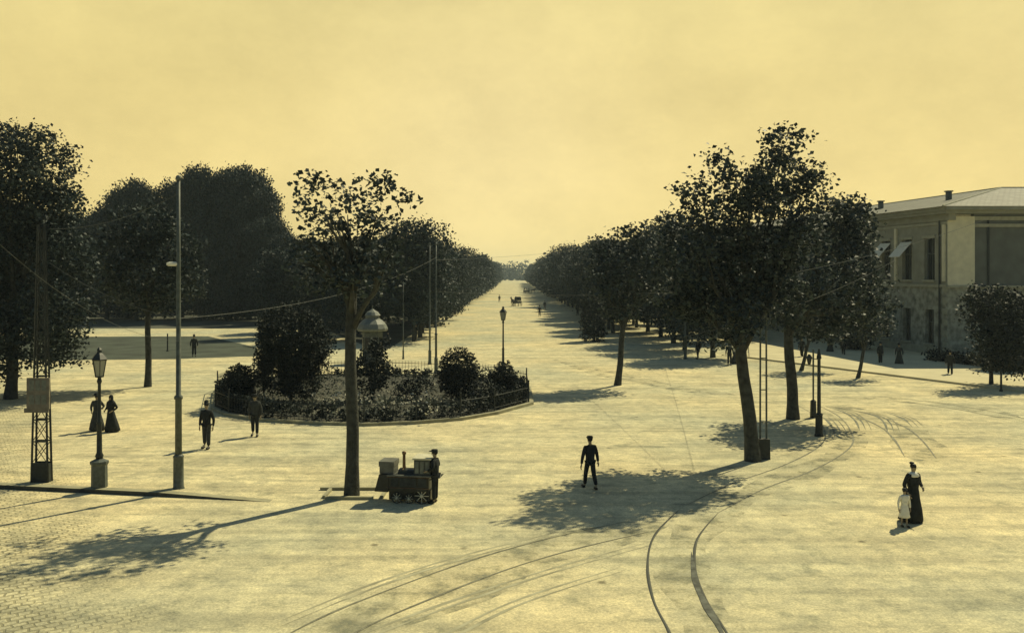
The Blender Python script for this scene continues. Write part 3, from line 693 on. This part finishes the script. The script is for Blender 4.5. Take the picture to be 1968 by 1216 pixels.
# shrubs in front of the building, and a leafy strip for its plinth shade
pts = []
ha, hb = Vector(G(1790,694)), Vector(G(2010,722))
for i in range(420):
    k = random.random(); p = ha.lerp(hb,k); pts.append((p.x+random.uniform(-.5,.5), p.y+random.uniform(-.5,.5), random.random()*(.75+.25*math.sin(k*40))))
me = leaves_mesh('hedge', np.array(pts), .24, M['bush'], .18, 10); o = bpy.data.objects.new('hedge', me); COL.objects.link(o)  # dark leaves added as the shade band along the wall foot
tag(o, 'low dark leafy strip standing in for shade at the foot of the building near the right edge', 'hedge')
hb_ = [(1650,672),(1620,655),(1585,650),(1930,712)]
for i,(px,py) in enumerate(hb_):
    shrub('leafy_shrub', px, py, [(0,0,1.3,1.3,1.2,1.2),(.8,0,2.0,1.0,1.0,1.0),(-.7,.2,1.0,1.1,1,.9),(.1,0,2.7,.8,.8,.8)], .24, 'bush',
          ['tall dark shrub at the left corner of the visible stone wall','dark shrub second from the left before the building','dark shrub farthest left along the bright pavement','dark shrub low down at the right edge under the bushy tree'][i], dens=18, spread=.2)

# ---------------------------------------------------------------- people
def skin_obj(name, verts, edges, rad, mats, parent, sub=1, root=0):
    me = bpy.data.meshes.new(name); me.from_pydata([tuple(v) for v in verts], edges, []); o = bpy.data.objects.new(name, me); COL.objects.link(o)
    md = o.modifiers.new('s','SKIN'); md.use_smooth_shade = True
    for i, r in enumerate(rad):
        me.skin_vertices[0].data[i].radius = r if hasattr(r,'__len__') else (r,r)
        me.skin_vertices[0].data[i].use_root = (i == root)
    sb = o.modifiers.new('b','SUBSURF'); sb.levels = sub; sb.render_levels = sub
    bpy.context.view_layer.update()
    dg = bpy.context.evaluated_depsgraph_get(); nm = bpy.data.meshes.new_from_object(o.evaluated_get(dg))
    o.modifiers.clear(); o.data = nm; nm.materials.clear()
    for m in mats: nm.materials.append(m)
    for p in nm.polygons: p.material_index = 0; p.use_smooth = True
    o.parent = parent; return o
class Rig:
    def __init__(s): s.v=[]; s.e=[]; s.r=[]
    def a(s, p, r, prev=None):
        s.v.append(Vector(p)); s.r.append(r)
        if prev is not None: s.e.append((prev,len(s.v)-1))
        return len(s.v)-1
def person(base, h, rz, label, arms=((.27,.02),(.27,.02)), stride=0.0, top='suit', bottom='suit', hat='bowler', skirt=False, child=False, bend=0.0, elbow=None, hold=None):
    """arms: (sideways reach of the hand, forward reach of the hand) left and right; local +Y is where the person looks"""
    t = thing('person', base, label, 'person', None, rz); t.scale = (h/1.75,)*3
    B = bend
    pel, wa, ch, nk = (0,0,.95),(0,B*.3,1.12),(0,B*.7,1.33),(0,B,1.48)
    hb, hm, ht = (0,B+.012,1.55),(0,B+.025,1.63),(0,B+.015,1.70)
    rg = Rig(); p_ = rg.a(pel,(.10,.075)); w_ = rg.a(wa,(.09,.07),p_); c_ = rg.a(ch,(.11,.075),w_); n_ = rg.a(nk,.050,c_)
    h1 = rg.a(hb,(.062,.07),n_); h2 = rg.a(hm,(.075,.092),h1); h3 = rg.a(ht,(.055,.07),h2)
    jk = Rig(); jp = jk.a((0,0,.76),(.20,.155)); jw = jk.a(wa,(.165,.13),jp); jc = jk.a(ch,(.20,.145),jw); jn = jk.a((0,B*.95,1.43),(.115,.10),jc); jk.a((0,B,1.50),(.070,.070),jn)
    tr = Rig(); tp = tr.a((0,0,.99),(.15,.115))
    for k, sx in enumerate((-1,1)):
        side, fwd = arms[k]; sh = (sx*.175,B*.85,1.40); hd = Vector((sx*side,B+fwd,.80 if elbow is None else elbow[k]))
        mid = (Vector(sh)+hd)/2; L = (hd-Vector(sh)).length; bow = math.sqrt(max(0,.31**2-(L/2)**2)) if L < .62 else 0
        el = mid+Vector((sx*.45*bow,-.9*bow,-.15*bow)) + Vector((sx*.02,0,0))
        dirn = (hd-el).normalized(); wr = el+dirn*.25; pm = wr+dirn*.06; kn = wr+dirn*.10
        s_ = rg.a(sh,.045,c_); e_ = rg.a(el,.036,s_); r_ = rg.a(wr,(.024,.024),e_); m_ = rg.a(pm,(.036,.018),r_); k_ = rg.a(kn,(.036,.014),m_)
        fw = Vector((0,1,0)); fw = (fw-dirn*fw.dot(dirn)).normalized(); inw = Vector((-sx,0,0))
        for f in range(4):
            o_ = kn+fw*(.030-.020*f); l = (.036,.042,.039,.030)[f]
            a_ = rg.a(o_+dirn*.012,.0085,k_); b1 = rg.a(o_+dirn*(.012+l)+inw*.010,.008,a_); rg.a(o_+dirn*(.012+l*1.7)+inw*.032,.0065,b1)
        a_ = rg.a(wr+dirn*.035+fw*.032,.010,m_); b1 = rg.a(wr+dirn*.07+fw*.055+inw*.012,.009,a_); rg.a(wr+dirn*.098+fw*.058+inw*.024,.007,b1)
        q = jk.a(sh,.080,jc); q = jk.a(el,.060,q); jk.a(wr-dirn*.01,.046,q)
        st = stride*(1 if k == 0 else -1)
        hip = (sx*.085,0,.90); kne = (sx*.095,st*.42+.02*abs(st)*4,.50 if st >= 0 else .485); ank = (sx*.10,st*.72 if st >= 0 else st*.95,.085 if st >= 0 else .14)
        toe = (sx*.125,ank[1]+.15,.035 if st >= 0 else .045)
        a1 = rg.a(hip,.075,p_); a2 = rg.a(kne,.052,a1); a3 = rg.a(ank,.036,a2); rg.a(toe,.032,a3)
        if not skirt: b1 = tr.a(hip,.105,tp); b2 = tr.a(kne,.082,b1); tr.a((ank[0],ank[1],ank[2]+.03),.070,b2)
    body = skin_obj('body', rg.v, rg.e, rg.r, [M['skin'],M['hair']], t)
    # face, ears and shoes belong to the body mesh
    bm = bmesh.new(); bm.from_mesh(body.data)
    def blob(c, s, mi):
        r = bmesh.ops.create_icosphere(bm, subdivisions=1, radius=1, matrix=Matrix.Translation(c) @ Matrix.Diagonal((*s,1)))
        for f in {f for v in r['verts'] for f in v.link_faces}: f.material_index = mi; f.smooth = True
    blob((0,B+.115,1.615),(.012,.018,.022),0); blob((0,B+.10,1.572),(.022,.01,.007),1)
    for sx in (-1,1): blob((sx*.078,B+.01,1.62),(.012,.018,.03),0); blob((sx*.030,B+.098,1.640),(.011,.008,.007),1)
    bm.to_mesh(body.data); bm.free()
    for k,i in enumerate(i for i,v in enumerate(rg.v) if abs(v.z-.035) < 1e-6 or abs(v.z-.045) < 1e-6):
        v = rg.v[i]; MB().ball((v.x*.96,v.y-.06,v.z+.015),(.055,.14,.05),8).build('shoe', M['hair'], t, True)
    skin_obj('jacket' if not skirt else 'bodice', jk.v, jk.e, jk.r, [M[top]], t)
    if skirt:
        L = .04 if not child else .45; wd = .36 if not child else .26
        prof = [(wd*.9,L),(wd,L+.02),(wd*.86,.35 if not child else .6),(.22,.70),(.17,.95),(.125,1.08),(.15,1.14)]
        mb = MB(); n = 28; vs, fs = [], []
        for r,z in prof:
            for q in range(n):
                a = 2*math.pi*q/n; rr_ = r*(1+.05*math.sin(a*7)*(1-z)); vs.append((rr_*math.cos(a), rr_*math.sin(a)*.92-.10*(1-z)*(0 if child else 1), z))
        for i in range(len(prof)-1):
            for q in range(n): fs.append((i*n+q,i*n+(q+1)%n,(i+1)*n+(q+1)%n,(i+1)*n+q))
        mb.add(vs,fs); mb.build('skirt', M[bottom], t, True)
    else: skin_obj('trousers', tr.v, tr.e, tr.r, [M[bottom]], t)
    MB().ball((0,B+.002,1.665),(.085,.105,.082),10).build('hair', M['hair'], t, True)
    y = B+.015
    if hat == 'bowler': MB().lathe([(.125,1.69),(.13,1.70),(.09,1.705),(.09,1.77),(.08,1.82),(.03,1.84)], (0,y,0), 16, 0, .9, 1.1).build('hat', M['suit'], t, True)
    elif hat == 'cap': MB().lathe([(.095,1.67),(.10,1.70),(.102,1.735),(.09,1.765),(.03,1.775)], (0,y,0), 16, 0, 1, 1.1).box((0,y+.13,1.70),(.13,.1,.015)).build('hat', M['suit'], t, True)
    elif hat == 'bun': MB().ball((0,B-.06,1.745),(.07,.07,.045),8).build('hair_bun', M['hair'], t, True)
    elif hat == 'wide': MB().lathe([(.20,1.70),(.21,1.715),(.11,1.73),(.11,1.80),(.05,1.84)], (0,y,0), 18).build('hat', M['suit'], t, True)
    elif hat == 'shawl': MB().lathe([(.24,1.20),(.245,1.26),(.22,1.40),(.11,1.53),(.11,1.66),(.09,1.74),(.03,1.78)], (0,B-.02,0), 18, 0, 1, .8).build('shawl', M['suit'], t, True)
    elif hat == 'whitebonnet': MB().ball((0,B-.02,1.69),(.12,.12,.11),10).build('bonnet', M['white'], t, True)
    if hold: hold(t)
    return t
person(G(397,862), 1.86, R(170), 'man in dark suit and hat standing between the tall pole and the flower bed', hat='bowler', stride=.05, bottom='suitg')
person(G(490,838), 1.80, R(185), 'man in dark clothes standing against the left end of the flower bed', hat='cap', stride=.10, arms=((.24,.05),(.24,.0)), top='suitg')
person(G(213,830), 1.62, R(160), 'woman in long black dress and shawl, right one of the pair behind the gas lamp', skirt=True, hat='shawl', arms=((.2,.2),(.2,.2)), elbow=(1.0,1.0))
person(G(186,828), 1.62, R(190), 'woman in long dark dress partly hidden by the gas lamp post', top='suitg', bottom='suitg', skirt=True, hat='wide', arms=((.2,.2),(.2,.1)), elbow=(1.0,.9))
person(G(1134,939), 1.70, R(18), 'man in dark suit and cap walking away through the tree shadow', hat='cap', stride=.30, arms=((.37,-.12),(.35,.12)))
person(G(836,966), 1.62, R(75), 'vendor in dark coat and cap standing behind the right end of the cart', hat='cap', arms=((.25,.28),(.22,.30)), elbow=(1.05,1.05))
def sash(t):
    MB().lathe([(.175,1.36),(.19,1.38),(.16,1.45),(.08,1.50)], (0,0,0), 16, 0, 1.0, .75).build('collar', M['white'], t, True)
    MB().box((.10,-.125,1.22),(.05,.02,.36)).build('apron_strap', M['white'], t)
person(G(1755,1003), 1.66, R(195), 'woman in long black dress with white collar leading a small child', skirt=True, hat='bun', arms=((.22,.16),(.24,.12)), elbow=(1.0,.85), hold=sash)
person(G(1738,1012), 1.06, R(185), 'small child in white dress walking beside the woman in black', top='white', bottom='white', skirt=True, child=True, hat='cap', stride=.06)
person(G(373,685), 1.80, R(200), 'distant man in dark clothes on the lawn edge before the grove', hat='bowler')
person(G(799,656), 1.75, R(150), 'distant man in dark coat by the avenue beyond the flower bed, right of the kiosk', hat='bowler', stride=.15)
person(G(748,668), 1.5, R(100), 'small distant figure in dark clothes close beside the kiosk', hat='cap', bend=.1)
person(G(1037,608), 1.75, R(180), 'lone distant man in dark clothes walking in the middle of the road', hat='bowler', stride=.2)
person(G(1341,690), 1.60, R(120), 'man in dark clothes among the trunks right of the slim leaning tree', hat='cap', stride=.12)
person(G(1402,702), 1.72, R(160), 'man in dark suit under the big plane tree, left of the pair', hat='bowler')
person(G(1414,699), 1.66, R(200), 'person in white blouse and dark skirt under the big plane tree', top='white', bottom='suitg', skirt=True, hat='wide')
person(G(1692,700), 1.7, R(200), 'dark clothed man standing before the stone building windows', hat='cap')
person(G(1728,702), 1.65, R(150), 'woman in grey dress standing near the stone building wall', top='suitg', bottom='suitg', skirt=True, hat='wide')
person(G(1541,688), 1.7, R(140), 'dark figure by the slanting young tree on the bright pavement', hat='bowler', stride=.15)
person(G(1596,678), 1.65, R(190), 'distant woman in grey dress on the bright pavement', top='suitg', bottom='suitg', skirt=True, hat='wide')
person(G(1826,722), 1.7, R(160), 'man in dark coat passing the pale corner of the building', hat='bowler', stride=.15)
person(G(1621,684), 1.7, R(150), 'dark figure on the bright pavement behind the small leaning tree', hat='bowler', stride=.15)
person((-3.2,215,0), 1.7, R(20), 'tiny distant figure at the left side of the far road', hat='bowler', stride=.2)
person((6.2,170,0), 1.7, R(200), 'small distant figure near the right edge of the far road', hat='cap', stride=.2)
person(G(1110,606), 2.0, R(150), 'dark figure standing left of the column shaped evergreen at the road edge', hat='bowler')

# ---------------------------------------------------------------- vendor cart shaped like a small locomotive
cb = G(790,962); t = thing('vendor_cart', cb, 'black street vendor cart with tin chimney and grey cabinets, shaped like a little locomotive', 'cart', rz=R(-8))
S = cb[1]/F
MB().box((0,0,.60),(1.28,.72,.44)).box((0,0,.34),(1.12,.56,.10)).build('body', M['cart'], t)
MB().box((.02,0,.25),(1.30,.50,.30)).build('undercarriage', M['cart'], t)
MB().box((.02,0,.845),(1.36,.80,.045)).build('counter', M['cartg'], t)
MB().lathe([(.20,-.50),(.24,-.48),(.24,.48),(.20,.50)], n=16).build('boiler', M['cart'], t).matrix_basis = Matrix.Translation((-.06,0,.88)) @ Matrix.Rotation(R(90),4,'Y') @ Matrix.Diagonal((.55,1.1,.6,1))
mb = MB(); mb.add([(-1.06,-.34,.34),(-.62,-.38,.34),(-.62,.38,.34),(-1.06,.34,.34),(-.92,-.34,.86),(-.60,-.38,.86),(-.60,.38,.86),(-.92,.34,.86)],
    [(0,3,2,1),(4,5,6,7),(0,1,5,4),(1,2,6,5),(2,3,7,6),(3,0,4,7)]); mb.build('firebox', M['cart'], t)
MB().box((-.70,0,.99),(.44,.56,.22)).box((-.70,0,1.17),(.48,.60,.15)).build('tin_box', M['cartg'], t)
MB().lathe([(.055,.86),(.05,1.0),(.045,1.42),(.065,1.44),(.065,1.50),(.05,1.52)], (-.22,0,0), 12).build('chimney', M['brass'], t, True)
MB().box((.42,0,1.10),(.50,.62,.48)).build('cabinet', M['suitl'], t)
MB().box((.42,0,1.365),(.58,.70,.05)).build('cabinet_top', M['stone'], t)
for k in range(3): MB().box((.26+.16*k,-.316,1.10),(.11,.012,.36)).build('cabinet_pane', M['galv'], t)
MB().box((0,-.372,.66),(.52,.02,.26)).box((-.42,-.372,.66),(.22,.02,.26)).box((.44,-.372,.66),(.24,.02,.26)).build('side_panel', M['suitg'], t)
MB().tube([(-.66,-.375,.805),(.66,-.375,.805)],.012,5).tube([(-.66,-.375,.48),(.66,-.375,.48)],.012,5).tube([(-.22,-.2,1.0),(-.22,.2,1.0)],.02,5).build('trim_rod', M['brass'], t)
def wheel(cx_, cy_, r, name='wheel'):
    w = bpy.data.objects.new(name, None); COL.objects.link(w); w.parent = t; w.location = (cx_,cy_,r)
    n = 20; mb = MB()
    mb.tube([(r*.93*math.cos(2*math.pi*k/n),0,r*.93*math.sin(2*math.pi*k/n)) for k in range(n+1)], r*.075, 6, cap=False); mb.build('tyre', M['iron'], w, True)
    mb = MB().tube([(0,-.05,0),(0,.05,0)], r*.2, 8)
    for k in range(8): a = math.pi*k/4; mb.tube([(0,0,0),(r*.9*math.cos(a),0,r*.9*math.sin(a))], r*.055, 5)
    mb.build('spokes', M['stone'], w)
for (x,r) in ((.42,.25),(-.36,.17)):
    wheel(x,-.34,r); wheel(x,.34,r)
wheel(.02,-.34,.15)
MB().tube([(.64,.22,.72),(.95,.22,.80)], .018, 6).tube([(.64,-.22,.72),(.95,-.22,.80)], .018, 6).tube([(.95,-.26,.80),(.95,.26,.80)], .02, 6).build('push_handle', M['iron'], t)

# ---------------------------------------------------------------- carriages on the avenue
def horse(base, rz, label):
    t = thing('horse', base, label, 'horse', None, rz); g = Rig()
    a = g.a((0,-.55,1.30),(.26,.27)); b = g.a((0,0,1.26),(.27,.29),a); c = g.a((0,.5,1.28),(.24,.29),b)
    n = g.a((0,.82,1.62),(.12,.17),c); p = g.a((0,1.05,1.95),(.09,.11),n); q = g.a((0,1.30,1.80),(.075,.09),p); g.a((0,1.50,1.62),(.055,.055),q)
    for sx in (-1,1):
        g.a((sx*.05,1.02,2.10),.025,p)
        k = g.a((sx*.14,.52,.95),.10,c); k = g.a((sx*.14,.56+.06*sx,.52),.055,k); k = g.a((sx*.14,.52,.14),.038,k); g.a((sx*.14,.56,.05),.055,k)
        k = g.a((sx*.15,-.58,.98),.13,a); k = g.a((sx*.15,-.45,.80),.09,k); k = g.a((sx*.15,-.72,.50),.055,k); k = g.a((sx*.15,-.66-.08*sx,.14),.038,k); g.a((sx*.15,-.62-.08*sx,.05),.055,k)
    k = g.a((0,-.84,1.35),.05,a); k = g.a((0,-.95,1.05),.05,k); g.a((0,-.95,.65),.02,k)
    skin_obj('body', g.v, g.e, g.r, [M['horse']], t)
def carriage(base, rz, label):
    t = thing('horse_carriage', base, label, 'carriage', None, rz)
    MB().box((0,-.1,.85),(1.1,1.7,.5),0,0,1.08).box((0,.9,1.0),(.9,.5,.35)).build('body', M['cart'], t)
    v = MB(); n = 8
    for i in range(n+1):
        a = math.pi*.95*i/n; v.v += [(-.58,-.35-.62*math.cos(a)*.9,1.15+.85*math.sin(a)),(.58,-.35-.62*math.cos(a)*.9,1.15+.85*math.sin(a))]
    for i in range(n): v.f.append((2*i,2*i+1,2*i+3,2*i+2)); v.m.append(0)
    v.build('hood', M['suit'], t)
    for (x,y,r) in ((-.68,-.55,.5),(.68,-.55,.5),(-.62,.85,.38),(.62,.85,.38)):
        w = MB(); k = 16
        w.tube([(x,y+r*math.cos(2*math.pi*q/k),r+.03+r*math.sin(2*math.pi*q/k)) for q in range(k+1)], .035, 5, cap=False)
        for q in range(8): w.tube([(x,y,r+.03),(x,y+r*math.cos(math.pi*q/4),r+.03+r*math.sin(math.pi*q/4))], .02, 4)
        w.build('wheel', M['iron'], t)
    for sx in (-1,1): MB().tube([(sx*.35,1.1,.8),(sx*.36,3.1,1.05)], .03, 5).build('shaft', M['iron'], t)
for (px,py,rz,la) in ((994,588,R(158),'nearer'),(1012,564,R(250),'farther')):
    x,y,_ = G(px,py); carriage((x,y,0), rz, f'{la} of the two dark horse carriages on the distant avenue')
    f = Vector((-math.sin(rz),math.cos(rz),0)); p = Vector((x,y,0))+f*2.4; horse(p, rz, f'dark horse harnessed to the {la} carriage on the avenue')
    p = Vector((x,y,0))+f*.85; d = person((p.x,p.y,.42), 1.6, rz, f'driver in dark coat on the seat of the {la} carriage', hat='bowler', arms=((.2,.3),(.2,.3)), elbow=(1.1,1.1))

# ---------------------------------------------------------------- air
hz = MB().box((0,690,12.5),(1480,1640,27)).build('haze', None or M['white']); hz.data.materials.clear()
hm = bpy.data.materials.new('haze_air'); hm.use_nodes = True; nt = hm.node_tree; nt.nodes.remove(nt.nodes['Principled BSDF'])
pvn = nt.nodes.new('ShaderNodeVolumePrincipled'); pvn.inputs['Color'].default_value = (.76,.93,1.0,1); pvn.inputs['Density'].default_value = .00027; pvn.inputs['Anisotropy'].default_value = .3
nt.links.new(pvn.outputs[0], nt.nodes['Material Output'].inputs['Volume']); hz.data.materials.append(hm)
hz.display_type = 'WIRE'; tag(hz, 'thin pale haze over the avenue', 'haze', kind='stuff')

# ---------------------------------------------------------------- light
SUN_DIR = Vector((.67,.742,0)).normalized(); EL = R(48)
to_sun = Vector((SUN_DIR.x*math.cos(EL), SUN_DIR.y*math.cos(EL), math.sin(EL)))
sl = bpy.data.lights.new('sun','SUN'); sl.energy = 5.0; sl.angle = R(.6); sl.color = (1.0,.89,.56)
so = bpy.data.objects.new('sun', sl); COL.objects.link(so); so.rotation_euler = (-to_sun).to_track_quat('-Z','Y').to_euler(); so.location = (60,60,80)
w = bpy.data.worlds.new('World'); scene.world = w; w.use_nodes = True; nt = w.node_tree; N = nt.nodes.new; Lk = nt.links.new
bg = nt.nodes['Background']; bg.inputs['Strength'].default_value = .1
sky = N('ShaderNodeTexSky'); sky.sky_type = 'NISHITA'; sky.sun_disc = False; sky.sun_elevation = EL; sky.sun_rotation = math.atan2(SUN_DIR.x,SUN_DIR.y)
sky.dust_density = 4
tc = N('ShaderNodeTexCoord'); sp = N('ShaderNodeSeparateXYZ'); Lk(tc.outputs['Generated'], sp.inputs[0])
cr = N('ShaderNodeValToRGB'); e = cr.color_ramp.elements
ZEN = (.085,.15,.225); TOP = (.84,.695,.275); LOW = (.94,.745,.27)
e[0].position = 0; e[0].color = (*LOW,1); e[1].position = 1; e[1].color = (*ZEN,1)
for p_, c_ in ((.10,(.93,.735,.285)),(.2,(.87,.70,.27)),(.30,TOP),(.37,(.42,.42,.29)),(.52,(.17,.225,.25))):
    q = cr.color_ramp.elements.new(p_); q.color = (*c_,1)
Lk(sp.outputs['Z'], cr.inputs['Fac'])
mp = N('ShaderNodeMapping'); mp.inputs['Scale'].default_value = (1,1,1.6); Lk(tc.outputs['Generated'], mp.inputs['Vector'])
nz = N('ShaderNodeTexNoise'); nz.inputs['Scale'].default_value = 5; nz.inputs['Detail'].default_value = 5; nz.inputs['Roughness'].default_value = .5; Lk(mp.outputs[0], nz.inputs['Vector'])
nr = N('ShaderNodeMapRange'); nr.inputs['From Min'].default_value = .3; nr.inputs['From Max'].default_value = .7; nr.inputs['To Min'].default_value = 8.9; nr.inputs['To Max'].default_value = 10.6
nz2 = N('ShaderNodeTexNoise'); nz2.inputs['Scale'].default_value = 38; nz2.inputs['Detail'].default_value = 6; nz2.inputs['Roughness'].default_value = .75; Lk(mp.outputs[0], nz2.inputs['Vector'])
na = N('ShaderNodeMath'); na.operation = 'MULTIPLY_ADD'; Lk(nz2.outputs['Fac'], na.inputs[0]); na.inputs[1].default_value = .35; Lk(nz.outputs['Fac'], na.inputs[2])
ns = N('ShaderNodeMath'); ns.operation = 'SUBTRACT'; Lk(na.outputs[0], ns.inputs[0]); ns.inputs[1].default_value = .175
Lk(ns.outputs[0], nr.inputs['Value'])
cool = N('ShaderNodeValToRGB'); c0 = cool.color_ramp.elements; c0[0].position = 0; c0[0].color = (.15,.20,.225,1); c0[1].position = .7; c0[1].color = (*ZEN,1); Lk(sp.outputs['Z'], cool.inputs['Fac'])
az = N('ShaderNodeMapRange'); az.interpolation_type = 'SMOOTHSTEP'; az.inputs['From Min'].default_value = .15; az.inputs['From Max'].default_value = .72; Lk(sp.outputs['Y'], az.inputs['Value'])
gd = N('ShaderNodeVectorMath'); gd.operation = 'DOT_PRODUCT'; Lk(tc.outputs['Generated'], gd.inputs[0]); gd.inputs[1].default_value = Vector((-.03,1,.11)).normalized()
gp = N('ShaderNodeMath'); gp.operation = 'POWER'; Lk(gd.outputs['Value'], gp.inputs[0]); gp.inputs[1].default_value = 55; gp.use_clamp = True
gq = N('ShaderNodeMath'); gq.operation = 'MULTIPLY'; Lk(gp.outputs[0], gq.inputs[0]); gq.inputs[1].default_value = .5
gm_ = N('ShaderNodeMix'); gm_.data_type = 'RGBA'; Lk(gq.outputs[0], gm_.inputs[0]); Lk(cr.outputs['Color'], gm_.inputs[6]); gm_.inputs[7].default_value = (1.0,.82,.40,1)
am = N('ShaderNodeMix'); am.data_type = 'RGBA'; Lk(az.outputs[0], am.inputs[0]); Lk(cool.outputs['Color'], am.inputs[6]); Lk(gm_.outputs[2], am.inputs[7])
vm = N('ShaderNodeVectorMath'); vm.operation = 'SCALE'; Lk(am.outputs[2], vm.inputs[0]); Lk(nr.outputs[0], vm.inputs['Scale'])
mx = N('ShaderNodeMix'); mx.data_type = 'RGBA'; mx.inputs[0].default_value = .04; Lk(vm.outputs[0], mx.inputs[6]); Lk(sky.outputs[0], mx.inputs[7])
Lk(mx.outputs[2], bg.inputs['Color'])

# ---------------------------------------------------------------- camera
cd = bpy.data.cameras.new('camera'); co = bpy.data.objects.new('camera', cd); COL.objects.link(co)
cd.sensor_width = 36; cd.lens = 36*F/1968; cd.clip_end = 4000; cd.clip_start = .1
cd.shift_x = (984-CX)/1968; cd.shift_y = -(608-HY)/1968
co.location = (0,0,H); co.rotation_euler = (R(90),0,0); scene.camera = co
vs = scene.view_settings; vs.view_transform = 'Standard'; vs.look = 'None'; vs.exposure = 0; vs.gamma = 1; vs.use_curve_mapping = False
scene.cycles.volume_bounces = 0; scene.cycles.max_bounces = 5; scene.cycles.transparent_max_bounces = 4
print('objects', len(scene.objects))
